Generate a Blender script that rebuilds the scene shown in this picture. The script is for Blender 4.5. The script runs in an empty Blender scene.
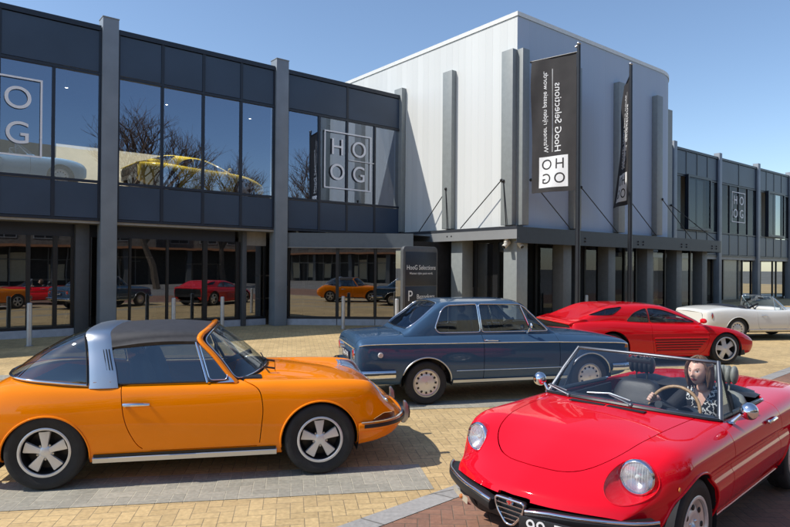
import bpy, bmesh, math, random
import numpy as np
from mathutils import Vector, Matrix
random.seed(7); np.random.seed(7)
R = math.radians
sc = bpy.context.scene
col = sc.collection
# ------------------------------------------------------------------ camera
CAM_H = 1.871
cam = bpy.data.objects.new('camera', bpy.data.cameras.new('camera'))
col.objects.link(cam)
cam.data.sensor_width = 36.0
cam.data.lens = 36.0 * 612.0 / 790.0
cam.data.clip_start = 0.05
cam.data.clip_end = 3000
cam.matrix_world = (Matrix.Translation((0, 0, CAM_H)) @ Matrix.Rotation(R(90 + 0.35), 4, 'X')
                    @ Matrix.Rotation(R(0.444), 4, 'Z'))
sc.camera = cam
# ------------------------------------------------------------------ sky, sun, exposure
# light travels along +U*.785 -V*.365 per metre of drop (U along the facade, V away from the street)
TH = R(38.556)
UV_U = Vector((math.cos(TH), math.sin(TH), 0)); UV_V = Vector((-math.sin(TH), math.cos(TH), 0))
sun_dir = (UV_U * 0.785 - UV_V * 0.365 + Vector((0, 0, -1))).normalized()      # travel direction
to_sun = -sun_dir
SUN_EL = math.asin(to_sun.z); SUN_AZ = math.atan2(to_sun.x, to_sun.y)
w = bpy.data.worlds.new('World'); sc.world = w; w.use_nodes = True
nt = w.node_tree
for n in list(nt.nodes): nt.nodes.remove(n)
sky = nt.nodes.new('ShaderNodeTexSky'); sky.sky_type = 'NISHITA'; sky.sun_disc = False
sky.sun_elevation = SUN_EL; sky.sun_rotation = SUN_AZ
sky.air_density = 1.0; sky.dust_density = 0.3; sky.ozone_density = 2.5; sky.altitude = 0
bg = nt.nodes.new('ShaderNodeBackground'); bg.inputs['Strength'].default_value = 0.15
ow = nt.nodes.new('ShaderNodeOutputWorld')
nt.links.new(sky.outputs[0], bg.inputs[0]); nt.links.new(bg.outputs[0], ow.inputs[0])
sl = bpy.data.lights.new('sun', 'SUN'); sl.energy = 3.95; sl.angle = R(0.53); sl.color = (1.0, 0.955, 0.88)
so = bpy.data.objects.new('sun', sl); col.objects.link(so)
so.rotation_euler = sun_dir.to_track_quat('-Z', 'Y').to_euler(); so.location = (0, 0, 60)
vs = sc.view_settings
vs.view_transform = 'Standard'; vs.look = 'None'; vs.exposure = 0.22; vs.gamma = 1.0; vs.use_curve_mapping = False
sc.cycles.max_bounces = 10; sc.cycles.transparent_max_bounces = 16
sc.cycles.glossy_bounces = 5; sc.cycles.transmission_bounces = 6
sc.cycles.caustics_reflective = False; sc.cycles.caustics_refractive = False
sc.cycles.use_denoising = True
# ------------------------------------------------------------------ materials
def _mat(name):
    m = bpy.data.materials.new(name); m.use_nodes = True
    return m, m.node_tree, m.node_tree.nodes['Principled BSDF']
def mat(name, c, rough=.5, metal=0., coat=0., noise=0., nscale=8., bump=0., bscale=60., spec=.5):
    """plain principled material with a little procedural variation of value and relief"""
    m, t, b = _mat(name)
    b.inputs['Base Color'].default_value = (*c, 1); b.inputs['Roughness'].default_value = rough
    b.inputs['Metallic'].default_value = metal; b.inputs['Specular IOR Level'].default_value = spec
    if coat:
        b.inputs['Coat Weight'].default_value = coat; b.inputs['Coat Roughness'].default_value = .02
    tc = t.nodes.new('ShaderNodeTexCoord')
    if noise:
        n = t.nodes.new('ShaderNodeTexNoise'); n.inputs['Scale'].default_value = nscale; n.inputs['Detail'].default_value = 6
        t.links.new(tc.outputs['Object'], n.inputs['Vector'])
        mx = t.nodes.new('ShaderNodeMix'); mx.data_type = 'RGBA'; mx.blend_type = 'MULTIPLY'
        mx.inputs[0].default_value = 1
        rp = t.nodes.new('ShaderNodeMapRange'); rp.inputs['From Min'].default_value = .3; rp.inputs['From Max'].default_value = .7
        rp.inputs['To Min'].default_value = 1 - noise; rp.inputs['To Max'].default_value = 1 + noise
        t.links.new(n.outputs['Fac'], rp.inputs['Value'])
        mx.inputs[6].default_value = (*c, 1); t.links.new(rp.outputs[0], mx.inputs[7])
        t.links.new(mx.outputs[2], b.inputs['Base Color'])
    if bump:
        n2 = t.nodes.new('ShaderNodeTexNoise'); n2.inputs['Scale'].default_value = bscale; n2.inputs['Detail'].default_value = 4
        t.links.new(tc.outputs['Object'], n2.inputs['Vector'])
        bp = t.nodes.new('ShaderNodeBump'); bp.inputs['Strength'].default_value = bump; bp.inputs['Distance'].default_value = .01
        t.links.new(n2.outputs['Fac'], bp.inputs['Height']); t.links.new(bp.outputs[0], b.inputs['Normal'])
    return m
def paint(name, c, rough=.28, metal=0.):
    m = mat(name, c, rough + .15, metal, coat=1., spec=.0)
    m.node_tree.nodes['Principled BSDF'].inputs['Coat IOR'].default_value = 1.45
    t = m.node_tree; b = t.nodes['Principled BSDF']
    tc = t.nodes.new('ShaderNodeTexCoord'); n = t.nodes.new('ShaderNodeTexNoise'); n.inputs['Scale'].default_value = 3.; n.inputs['Detail'].default_value = 5
    t.links.new(tc.outputs['Object'], n.inputs['Vector'])
    mr = t.nodes.new('ShaderNodeMapRange'); mr.inputs['To Min'].default_value = .008; mr.inputs['To Max'].default_value = .04
    t.links.new(n.outputs['Fac'], mr.inputs['Value']); t.links.new(mr.outputs[0], b.inputs['Coat Roughness'])
    return m
def glass(name, tint=(.75, .8, .8), refl_min=.06, refl_max=.9, rough=0.0, power=4.0, gl=(1, 1, 1), wavy=0.):
    """thin sheet: tinted transparency with a Fresnel-like mirror coat"""
    m = bpy.data.materials.new(name); m.use_nodes = True; t = m.node_tree
    for n in list(t.nodes): t.nodes.remove(n)
    o = t.nodes.new('ShaderNodeOutputMaterial'); tr = t.nodes.new('ShaderNodeBsdfTransparent'); tr.inputs[0].default_value = (*tint, 1)
    g = t.nodes.new('ShaderNodeBsdfGlossy'); g.inputs['Roughness'].default_value = rough; g.inputs[0].default_value = (*gl, 1)
    lw = t.nodes.new('ShaderNodeLayerWeight'); lw.inputs[0].default_value = .5
    pw = t.nodes.new('ShaderNodeMath'); pw.operation = 'POWER'; pw.inputs[1].default_value = power
    mr = t.nodes.new('ShaderNodeMapRange'); mr.inputs['To Min'].default_value = refl_min; mr.inputs['To Max'].default_value = refl_max
    mx = t.nodes.new('ShaderNodeMixShader')
    if wavy:
        tc = t.nodes.new('ShaderNodeTexCoord'); nz = t.nodes.new('ShaderNodeTexNoise'); nz.inputs['Scale'].default_value = .8; nz.inputs['Detail'].default_value = 1.5
        bp = t.nodes.new('ShaderNodeBump'); bp.inputs['Strength'].default_value = wavy; bp.inputs['Distance'].default_value = .02
        t.links.new(tc.outputs['Object'], nz.inputs['Vector']); t.links.new(nz.outputs['Fac'], bp.inputs['Height']); t.links.new(bp.outputs[0], g.inputs['Normal'])
    t.links.new(lw.outputs['Facing'], pw.inputs[0]); t.links.new(pw.outputs[0], mr.inputs['Value']); t.links.new(mr.outputs[0], mx.inputs[0])
    t.links.new(tr.outputs[0], mx.inputs[1]); t.links.new(g.outputs[0], mx.inputs[2]); t.links.new(mx.outputs[0], o.inputs[0])
    return m
M = {}
M['chrome'] = mat('chrome', (.75, .76, .78), .08, 1.0)
M['brushed'] = mat('brushed_steel', (.62, .64, .66), .33, 1.0, bump=.05, bscale=120)
M['alu'] = mat('alloy', (.70, .71, .72), .38, .5, noise=.08)
M['steel_dull'] = mat('dull_steel', (.42, .43, .45), .35, .9, noise=.1)
M['rubber'] = mat('tyre_rubber', (.018, .018, .019), .75, noise=.25, nscale=12, bump=.2, bscale=90)
M['hub'] = mat('polished_hub', (.74, .73, .70), .3, .45, noise=.05)
M['black'] = mat('black_trim', (.012, .012, .013), .45, noise=.2)
M['dark'] = mat('dark_interior', (.012, .012, .014), .8, noise=.3)
M['leather'] = mat('black_leather', (.022, .022, .024), .42, noise=.25, bump=.25, bscale=180)
M['vinyl'] = mat('roof_vinyl', (.035, .034, .038), .6, noise=.2, nscale=20, bump=.3, bscale=300)
M['lens'] = glass('lamp_lens', (.93, .95, .95), .10, .8)
M['screen'] = glass('windscreen_glass', (.80, .86, .88), .09, .75, gl=(.9, .95, 1))
M['tint'] = glass('tinted_glass', (.33, .38, .42), .16, .9, gl=(.85, .95, 1))
M['tint2'] = glass('side_glass', (.55, .60, .63), .10, .85, gl=(.9, .95, 1))
M['amber'] = mat('amber_lens', (.55, .16, .02), .15, coat=1, noise=.1)
M['redlens'] = mat('red_lens', (.5, .02, .02), .15, coat=1, noise=.1)
M['whitelens'] = mat('white_lens', (.75, .75, .7), .2, coat=1, noise=.05)
M['reflector'] = mat('lamp_reflector', (.86, .87, .88), .18, .85)
M['whitepaint'] = mat('white_print', (.78, .78, .77), .6)
M['platecol'] = mat('plate_dark', (.012, .016, .04), .4)
M['tan'] = mat('tan_leather', (.30, .22, .14), .5, noise=.15)
M['greyseat'] = mat('worn_grey_leather', (.20, .21, .19), .5, noise=.3, nscale=14, bump=.2)
M['lamp_cream'] = mat('cream_lens', (.42, .38, .30), .2, coat=1, noise=.1)
M['cover'] = glass('clear_cover', (.97, .97, .97), .03, .6)
M['screen2'] = glass('thin_windscreen', (.86, .90, .92), .07, .75, gl=(.9, .95, 1))
M['brown'] = mat('smoked_amber_lens', (.20, .06, .015), .12, coat=1, noise=.2)
M['gunmetal'] = mat('gunmetal', (.16, .17, .19), .38, .75, noise=.1)
M['wood'] = mat('wood_rim', (.42, .23, .09), .35, coat=.6, noise=.3, nscale=30)
# ------------------------------------------------------------------ object helpers
def link(o, parent=None):
    col.objects.link(o)
    if parent is not None: o.parent = parent
    return o
def empty(name, loc=(0, 0, 0), rz=0., parent=None):
    o = bpy.data.objects.new(name, None); link(o, parent)
    o.location = loc; o.rotation_euler = (0, 0, rz); o.empty_display_size = .3
    return o
def tag(o, label=None, cat=None, group=None, kind=None):
    if label: o['label'] = label
    if cat: o['category'] = cat
    if group: o['group'] = group
    if kind: o['kind'] = kind
    return o
def mesh_obj(name, me, m, parent=None):
    o = bpy.data.objects.new(name, me)
    if m is not None and not me.materials: me.materials.append(m)
    return link(o, parent)
def bm_obj(name, bm, m, parent=None, smooth=True, angle=None):
    me = bpy.data.meshes.new(name); bm.normal_update(); bm.to_mesh(me); bm.free()
    if smooth:
        for p in me.polygons: p.use_smooth = True
        if angle is not None: me.set_sharp_from_angle(angle=R(angle))
    return mesh_obj(name, me, m, parent)
class MB:
    """collects boxes, prisms, tubes, lathes into one mesh"""
    def __init__(s): s.v = []; s.f = []
    def add(s, vs, fs):
        n = len(s.v); s.v += [tuple(v) for v in vs]; s.f += [tuple(i + n for i in f) for f in fs]; return s
    def box(s, a, b, mtx=None):
        x0, y0, z0 = a; x1, y1, z1 = b
        vs = [Vector(p) for p in ((x0,y0,z0),(x1,y0,z0),(x1,y1,z0),(x0,y1,z0),(x0,y0,z1),(x1,y0,z1),(x1,y1,z1),(x0,y1,z1))]
        if mtx is not None: vs = [mtx @ v for v in vs]
        return s.add(vs, [(0,3,2,1),(4,5,6,7),(0,1,5,4),(1,2,6,5),(2,3,7,6),(3,0,4,7)])
    def prism(s, poly, axis, a, b):
        """poly: 2D points; axis 0/1/2 = extrusion axis; a..b"""
        n = len(poly)
        def mk(p, t):
            q = [p[0], p[1]]; q.insert(axis, t); return q
        vs = [mk(p, a) for p in poly] + [mk(p, b) for p in poly]
        fs = [tuple(range(n))[::-1], tuple(range(n, 2 * n))] + [(i, (i + 1) % n, n + (i + 1) % n, n + i) for i in range(n)]
        return s.add(vs, fs)
    def tube(s, pts, r, n=8, closed=False, flat=1., up=None, caps=True):
        """swept round (or flattened) section; r number or list"""
        P = [Vector(p) for p in pts]; m = len(P); base = len(s.v); vs = []; prev = None
        for i, p in enumerate(P):
            a = P[(i - 1) % m] if (closed or i > 0) else p; b = P[(i + 1) % m] if (closed or i < m - 1) else p
            t = (b - a)
            if t.length < 1e-9: t = Vector((1, 0, 0))
            t.normalize()
            if up is not None: side = t.cross(Vector(up))
            elif prev is not None: side = prev - t * prev.dot(t)
            else: side = t.cross(Vector((0, 0, 1)) if abs(t.z) < .9 else Vector((1, 0, 0)))
            if side.length < 1e-6: side = t.orthogonal()
            side.normalize(); prev = side; nn = side.cross(t).normalized()
            rr = r[i] if hasattr(r, '__len__') else r
            for k in range(n):
                a_ = 2 * math.pi * k / n
                vs.append(p + side * (rr * math.cos(a_)) + nn * (rr * flat * math.sin(a_)))
        fs = []
        for i in range(m if closed else m - 1):
            j = (i + 1) % m
            for k in range(n):
                l = (k + 1) % n
                fs.append((i * n + k, i * n + l, j * n + l, j * n + k))
        if not closed and caps:
            fs.append(tuple(range(n))[::-1]); fs.append(tuple((m - 1) * n + k for k in range(n)))
        return s.add(vs, fs)
    def lathe(s, prof, n=48, axis='Y', c=(0, 0, 0), closed=False, a0=0, a1=2 * math.pi):
        """prof: list of (radius, offset along axis)"""
        m = len(prof); full = abs(a1 - a0 - 2 * math.pi) < 1e-6; N = n if full else n + 1; vs = []
        for i in range(N):
            a = a0 + (a1 - a0) * i / n; ca, sa = math.cos(a), math.sin(a)
            for (r_, o) in prof:
                p = {'Y': (r_ * ca, o, r_ * sa), 'Z': (r_ * ca, r_ * sa, o), 'X': (o, r_ * ca, r_ * sa)}[axis]
                vs.append((p[0] + c[0], p[1] + c[1], p[2] + c[2]))
        fs = []
        for i in range(n):
            j = (i + 1) % N
            for k in range(m if closed else m - 1):
                l = (k + 1) % m
                fs.append((i * m + k, i * m + l, j * m + l, j * m + k))
        return s.add(vs, fs)
    def ball(s, c, r, n=12, sc=(1, 1, 1)):
        vs = []; fs = []
        for i in range(n + 1):
            a = math.pi * i / n
            for k in range(2 * n):
                b = math.pi * k / n
                vs.append((c[0] + r * sc[0] * math.sin(a) * math.cos(b), c[1] + r * sc[1] * math.sin(a) * math.sin(b), c[2] + r * sc[2] * math.cos(a)))
        for i in range(n):
            for k in range(2 * n):
                l = (k + 1) % (2 * n)
                fs.append((i * 2 * n + k, (i + 1) * 2 * n + k, (i + 1) * 2 * n + l, i * 2 * n + l))
        return s.add(vs, fs)
    def bm(s, weld=False):
        bm = bmesh.new(); V = [bm.verts.new(v) for v in s.v]
        for f in s.f:
            try: bm.faces.new([V[i] for i in f])
            except ValueError: pass
        if weld: bmesh.ops.remove_doubles(bm, verts=bm.verts, dist=1e-4)
        bmesh.ops.recalc_face_normals(bm, faces=bm.faces)
        return bm
    def build(s, name, m, parent=None, smooth=False, angle=35, bevel=0., weld=False):
        b = s.bm(weld)
        if bevel:
            bmesh.ops.bevel(b, geom=[e for e in b.edges if e.is_manifold and e.calc_face_angle(0) > R(30)], offset=bevel, segments=2, profile=.5, affect='EDGES')
        return bm_obj(name, b, m, parent, smooth or bool(bevel), angle)
# ------------------------------------------------------------------ splines / lofts
def pchip(P, nsub):
    """P (n,d) -> dense, monotone cubic through the points, nsub steps per span"""
    P = np.asarray(P, float); n = len(P); d = np.diff(P, axis=0); m = np.zeros_like(P)
    for i in range(1, n - 1):
        a, b = d[i - 1], d[i]; ok = a * b > 0
        m[i] = np.where(ok, 2 * a * b / np.where(ok, a + b, 1), 0)
    m[0] = d[0]; m[-1] = d[-1]
    out = []
    for i in range(n - 1):
        for s_ in range(nsub):
            t = s_ / nsub; t2 = t * t; t3 = t2 * t
            out.append((2*t3-3*t2+1)*P[i] + (t3-2*t2+t)*m[i] + (-2*t3+3*t2)*P[i+1] + (t3-t2)*m[i+1])
    out.append(P[-1]); return np.array(out)
def catmull(P, nsub, closed=False):
    P = np.asarray(P, float); n = len(P); out = []
    for i in range(n if closed else n - 1):
        p1, p2 = P[i], P[(i + 1) % n]
        p0 = P[(i - 1) % n] if (closed or i > 0) else 2 * p1 - p2
        p3 = P[(i + 2) % n] if (closed or i < n - 2) else 2 * p2 - p1
        for s_ in range(nsub):
            t = s_ / nsub
            out.append(.5 * ((2*p1) + (-p0+p2)*t + (2*p0-5*p1+4*p2-p3)*t*t + (-p0+3*p1-3*p2+p3)*t**3))
    if not closed: out.append(P[-1])
    return np.array(out)
def bspline(P, nsub):
    """uniform cubic b-spline curve with end points kept"""
    P = np.asarray(P, float); P = np.concatenate([[2*P[0]-P[1]], P, [2*P[-1]-P[-2]]]); out = []
    for i in range(len(P) - 3):
        for s_ in range(nsub + (1 if i == len(P) - 4 else 0)):
            t = s_ / nsub
            out.append(((1-t)**3*P[i] + (3*t**3-6*t*t+4)*P[i+1] + (-3*t**3+3*t*t+3*t+1)*P[i+2] + t**3*P[i+3]) / 6)
    return np.array(out)
def loft(st, ns=8, nk=6, smooth=4, bulge=None):
    """st: list of (x, [(y,z)...]) -> grid (Ns,Nk,3); smoothed [1 2 1] in both directions"""
    G = np.array([[(x + (r[2] if len(r) > 2 else 0), r[0], r[1]) for r in rows] for x, rows in st], float)
    A = pchip(G.reshape(len(st), -1), ns).reshape(-1, G.shape[1], 3)
    B = np.stack([pchip(a, nk) for a in A])
    for _ in range(smooth):
        C = B.copy(); C[1:-1] = (B[:-2] + 2 * B[1:-1] + B[2:]) / 4; B = C
        C = B.copy(); C[:, 1:-1] = (B[:, :-2] + 2 * B[:, 1:-1] + B[:, 2:]) / 4
        B = C
    B[:, -1, 1] = 0
    return B
def grid_bm(B, kspan=None):
    """quad mesh of the grid, float vertex layers 'kp' (row parameter in control rows) and 'sp' (station parameter)"""
    bm = bmesh.new(); lk = bm.verts.layers.float.new('kp'); ls = bm.verts.layers.float.new('sp')
    N, K = B.shape[:2]; V = []
    for i in range(N):
        row = []
        for k in range(K):
            v = bm.verts.new(B[i, k]); v[lk] = k / kspan if kspan else k; v[ls] = i; row.append(v)
        V.append(row)
    for i in range(N - 1):
        for k in range(K - 1):
            q = [V[i][k], V[i+1][k], V[i+1][k+1], V[i][k+1]]
            bm.faces.new(q)
    bmesh.ops.remove_doubles(bm, verts=bm.verts, dist=1e-5)
    return bm
def seg_sdf(pts):
    P = np.asarray(pts, float); Q = np.roll(P, -1, axis=0)
    def g(x, y):
        p = np.array((x, y)); d = Q - P; w_ = p - P
        t = np.clip((w_ * d).sum(1) / (d * d).sum(1), 0, 1)
        dist = np.sqrt((((w_ - d * t[:, None])) ** 2).sum(1).min())
        c1 = P[:, 1] > y; c2 = Q[:, 1] > y
        cr = (c1 != c2) & (x < (Q[:, 0] - P[:, 0]) * (y - P[:, 1]) / np.where(np.abs(Q[:, 1] - P[:, 1]) < 1e-12, 1e-12, Q[:, 1] - P[:, 1]) + P[:, 0])
        return -dist if cr.sum() % 2 else dist
    return g
def rpoly(pts, r, n=5):
    """polygon with rounded corners"""
    P = [Vector(p) for p in pts]; out = []; m = len(P)
    for i in range(m):
        a, b, c = P[i - 1], P[i], P[(i + 1) % m]
        u = (a - b); v = (c - b); rr = r[i] if hasattr(r, '__len__') else r
        q = min(rr, u.length * .48, v.length * .48)
        if q < 1e-4: out.append(tuple(b)); continue
        s0 = b + u.normalized() * q; e0 = b + v.normalized() * q
        for k in range(n + 1):
            t = k / n; out.append(tuple(s0 * (1-t)**2 + b * 2*t*(1-t) + e0 * t*t))
    return out
def cut(bm, g, only=None):
    """splits faces along g(vert)==0; returns nothing. g(co, kp)"""
    lk = bm.verts.layers.float['kp']; ls = bm.verts.layers.float['sp']
    val = {}
    def ev(v): return g(v.co, v[lk])
    for v in bm.verts: val[v] = ev(v)
    zero = set()
    for v in list(bm.verts):
        if abs(val[v]) < 4e-4: zero.add(v); val[v] = 0.
    for e in list(bm.edges):
        a, b = e.verts; fa, fb = val[a], val[b]
        if fa * fb < 0:
            ka, kb, sa, sb = a[lk], b[lk], a[ls], b[ls]; ca, cb = a.co.copy(), b.co.copy()
            lo, hi, flo = 0., 1., fa
            for _ in range(9):
                t = (lo + hi) / 2; fm = g(ca.lerp(cb, t), ka + (kb - ka) * t)
                if fm * flo > 0: lo = t
                else: hi = t
            t = (lo + hi) / 2
            ne, nv = bmesh.utils.edge_split(e, a, t)
            nv.co = ca.lerp(cb, t); nv[lk] = ka + (kb - ka) * t; nv[ls] = sa + (sb - sa) * t
            val[nv] = 0.; zero.add(nv)
    for f in list(bm.faces):
        zs = [v for v in f.verts if v in zero]
        if len(zs) == 2:
            a, b = zs
            if any(b in e.verts for e in a.link_edges): continue
            try: bmesh.utils.face_split(f, a, b)
            except ValueError: pass
        elif len(zs) > 2:
            try: bmesh.ops.connect_verts(bm, verts=zs)
            except Exception: pass
def sign_of(f, g, lk):
    c = f.calc_center_median(); k = sum(v[lk] for v in f.verts) / len(f.verts)
    return g(c, k)
def take(bm, g, gap=.006):
    """cuts the panel g<0 out of bm; returns it as a new bmesh; the strip |g|<gap/2 is dropped"""
    lk = bm.verts.layers.float['kp']
    if gap > 0:
        cut(bm, lambda c, k: g(c, k) - gap / 2); cut(bm, lambda c, k: g(c, k) + gap / 2)
    else: cut(bm, g)
    out = bm.copy(); lk2 = out.verts.layers.float['kp']
    bmesh.ops.delete(out, geom=[f for f in out.faces if sign_of(f, g, lk2) > -gap / 2], context='FACES')
    bmesh.ops.delete(bm, geom=[f for f in bm.faces if sign_of(f, g, lk) < gap / 2], context='FACES')
    return out
def drop(bm, g):
    lk = bm.verts.layers.float['kp']; cut(bm, g)
    bmesh.ops.delete(bm, geom=[f for f in bm.faces if sign_of(f, g, lk) < 0], context='FACES')
def flange(bm, d=.012, cond=None):
    """turns the open edges inward so that panels have thickness"""
    bm.normal_update()
    be = [e for e in bm.edges if e.is_boundary and (cond is None or cond(e)) and not all(abs(v.co.y) < 2e-3 for v in e.verts)]
    if not be: return
    nrm = {v: v.normal.copy() for e in be for v in e.verts}
    r = bmesh.ops.extrude_edge_only(bm, edges=be)
    nv = [x for x in r['geom'] if isinstance(x, bmesh.types.BMVert)]
    # map new verts to the old ones they came from
    for v in nv:
        for e in v.link_edges:
            o = e.other_vert(v)
            if o in nrm: v.co = o.co - nrm[o] * d; break
    for e in be: e.smooth = False
def mirrored(bm, merge=True):
    r = bmesh.ops.duplicate(bm, geom=bm.verts[:] + bm.edges[:] + bm.faces[:])
    nv = [x for x in r['geom'] if isinstance(x, bmesh.types.BMVert)]; nf = [x for x in r['geom'] if isinstance(x, bmesh.types.BMFace)]
    for v in nv: v.co.y = -v.co.y
    bmesh.ops.reverse_faces(bm, faces=nf)
    if merge: bmesh.ops.remove_doubles(bm, verts=[v for v in bm.verts if abs(v.co.y) < 2e-3], dist=1.5e-3)
def flipped(bm):
    o = bm.copy()
    for v in o.verts: v.co.y = -v.co.y
    bmesh.ops.reverse_faces(o, faces=o.faces[:])
    return o
def outward(bm):
    """grid normals: make them point away from the car's middle"""
    bm.normal_update(); s = 0
    for f in bm.faces: s += f.normal.dot(f.calc_center_median() - Vector((f.calc_center_median().x, 0, .4))) * f.calc_area()
    if s < 0: bmesh.ops.reverse_faces(bm, faces=bm.faces[:])
def loops_of(bm):
    """ordered boundary loops as lists of points"""
    be = set(e for e in bm.edges if e.is_boundary); out = []
    while be:
        e = be.pop(); L = [e.verts[0], e.verts[1]]
        while True:
            nx = [x for x in L[-1].link_edges if x in be]
            if not nx: break
            be.discard(nx[0]); L.append(nx[0].other_vert(L[-1]))
        out.append([v.co.copy() for v in (L[:-1] if L[-1] is L[0] else L)])
    return sorted(out, key=len, reverse=True)
def resample(pts, n, closed=True):
    P = np.array([tuple(p) for p in pts]);
    if closed: P = np.concatenate([P, P[:1]])
    d = np.r_[0, np.cumsum(np.linalg.norm(np.diff(P, axis=0), axis=1))]; t = np.linspace(0, d[-1], n, endpoint=not closed)
    return [tuple(np.interp(x, d, P[:, i]) for i in range(3)) for x in t]
def trim_loop(name, bm, r, m, parent, off=0., flat=1., n=90, mirror_too=False):
    L = loops_of(bm)
    mb = MB()
    for l in L[:1]:
        p = resample(l, n)
        p = [p[i] for i in range(len(p))]
        sm = np.array(p)
        for _ in range(1): sm = (np.roll(sm, 1, 0) + 2 * sm + np.roll(sm, -1, 0)) / 4
        mb.tube([tuple(q) for q in sm], r, n=6, closed=True, flat=flat)
    return mb.build(name, m, parent, smooth=True, angle=80)
def text_mesh(s, size, ext, align='CENTER', spacing=1.):
    c = bpy.data.curves.new('t', 'FONT'); c.body = s; c.size = size; c.extrude = ext; c.align_x = align; c.align_y = 'CENTER'; c.resolution_u = 8; c.space_character = spacing
    o = bpy.data.objects.new('t', c); col.objects.link(o); me = bpy.data.meshes.new_from_object(o.evaluated_get(bpy.context.evaluated_depsgraph_get()))
    bpy.data.objects.remove(o); me.materials.clear(); return me
def text(name, s, size, m, parent, mtx, ext=.002, align='CENTER'):
    o = mesh_obj(name, text_mesh(s, size, ext, align), m, parent); o.matrix_local = mtx; return o
def copy_tree(o, parent=None):
    c = o.copy(); col.objects.link(c); c.parent = parent
    for ch in list(o.children): copy_tree(ch, c)
    return c
# ------------------------------------------------------------------ car pieces
def tyre(parent, x, y, r, wid, rim_r, side, name='wheel'):
    """tyre mesh at its axle point; the rim goes under it"""
    h = wid / 2; s = side
    prof = [(rim_r - .005, -h * .82), (rim_r + .01, -h * .95), ((rim_r + r) / 2, -h * 1.02), (r - .03, -h * .98), (r - .008, -h * .8), (r, -h * .5), (r + .001, -h*.17), (r - .006, -h*.15), (r - .006, h*.15), (r + .001, h*.17), (r, h * .5), (r - .008, h * .8), (r - .022, h * .95), (r - .03, h * .96), ((rim_r + r) / 2 + .012, h * 1.03), ((rim_r + r) / 2, h * 1.0), (rim_r + .012, h * .97), (rim_r + .004, h * .9), (rim_r - .005, h * .82)]
    mb = MB().lathe([(a, b * s) for a, b in prof], 64)
    o = mb.build(name, M['rubber'], parent, smooth=True, angle=50); o.location = (x, y, r)
    return o
def rim_barrel(wheel, rim_r, wid, side, m_lip, m_in):
    h = wid / 2
    o = MB().lathe([(a, b * side) for a, b in [(rim_r + .004, h * .93), (rim_r + .010, h * .99), (rim_r + .002, h * 1.04), (rim_r - .010, h * 1.02), (rim_r - .014, h * .85)]], 64).build('rim', m_lip, wheel, smooth=True, angle=60)
    MB().lathe([(a, b * side) for a, b in [(rim_r - .013, h * .87), (rim_r - .022, h * .4), (rim_r - .035, 0), (rim_r - .03, -h * .3), (0.001, -h * .3)]], 48).build('rim_well', m_in, wheel, smooth=True, angle=50)
    return o

def fluted():
    """pressed headlamp glass: part clear, part milky"""
    m = glass('fluted_lens', (.95, .97, .98), .10, .8); t = m.node_tree; o = [n for n in t.nodes if n.type == 'OUTPUT_MATERIAL'][0]; sh = o.inputs[0].links[0].from_socket
    d = t.nodes.new('ShaderNodeBsdfDiffuse'); d.inputs[0].default_value = (.85, .88, .90, 1)
    tc = t.nodes.new('ShaderNodeTexCoord'); wv = t.nodes.new('ShaderNodeTexWave'); wv.bands_direction = 'Y'; wv.inputs['Scale'].default_value = 22; wv.inputs['Distortion'].default_value = .4
    t.links.new(tc.outputs['Object'], wv.inputs['Vector']); mr = t.nodes.new('ShaderNodeMapRange'); mr.inputs['To Min'].default_value = .12; mr.inputs['To Max'].default_value = .26; t.links.new(wv.outputs['Fac'], mr.inputs['Value'])
    mx = t.nodes.new('ShaderNodeMixShader'); t.links.new(mr.outputs[0], mx.inputs[0]); t.links.new(sh, mx.inputs[1]); t.links.new(d.outputs[0], mx.inputs[2]); t.links.new(mx.outputs[0], o.inputs[0]); return m
M['fluted'] = fluted()
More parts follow.
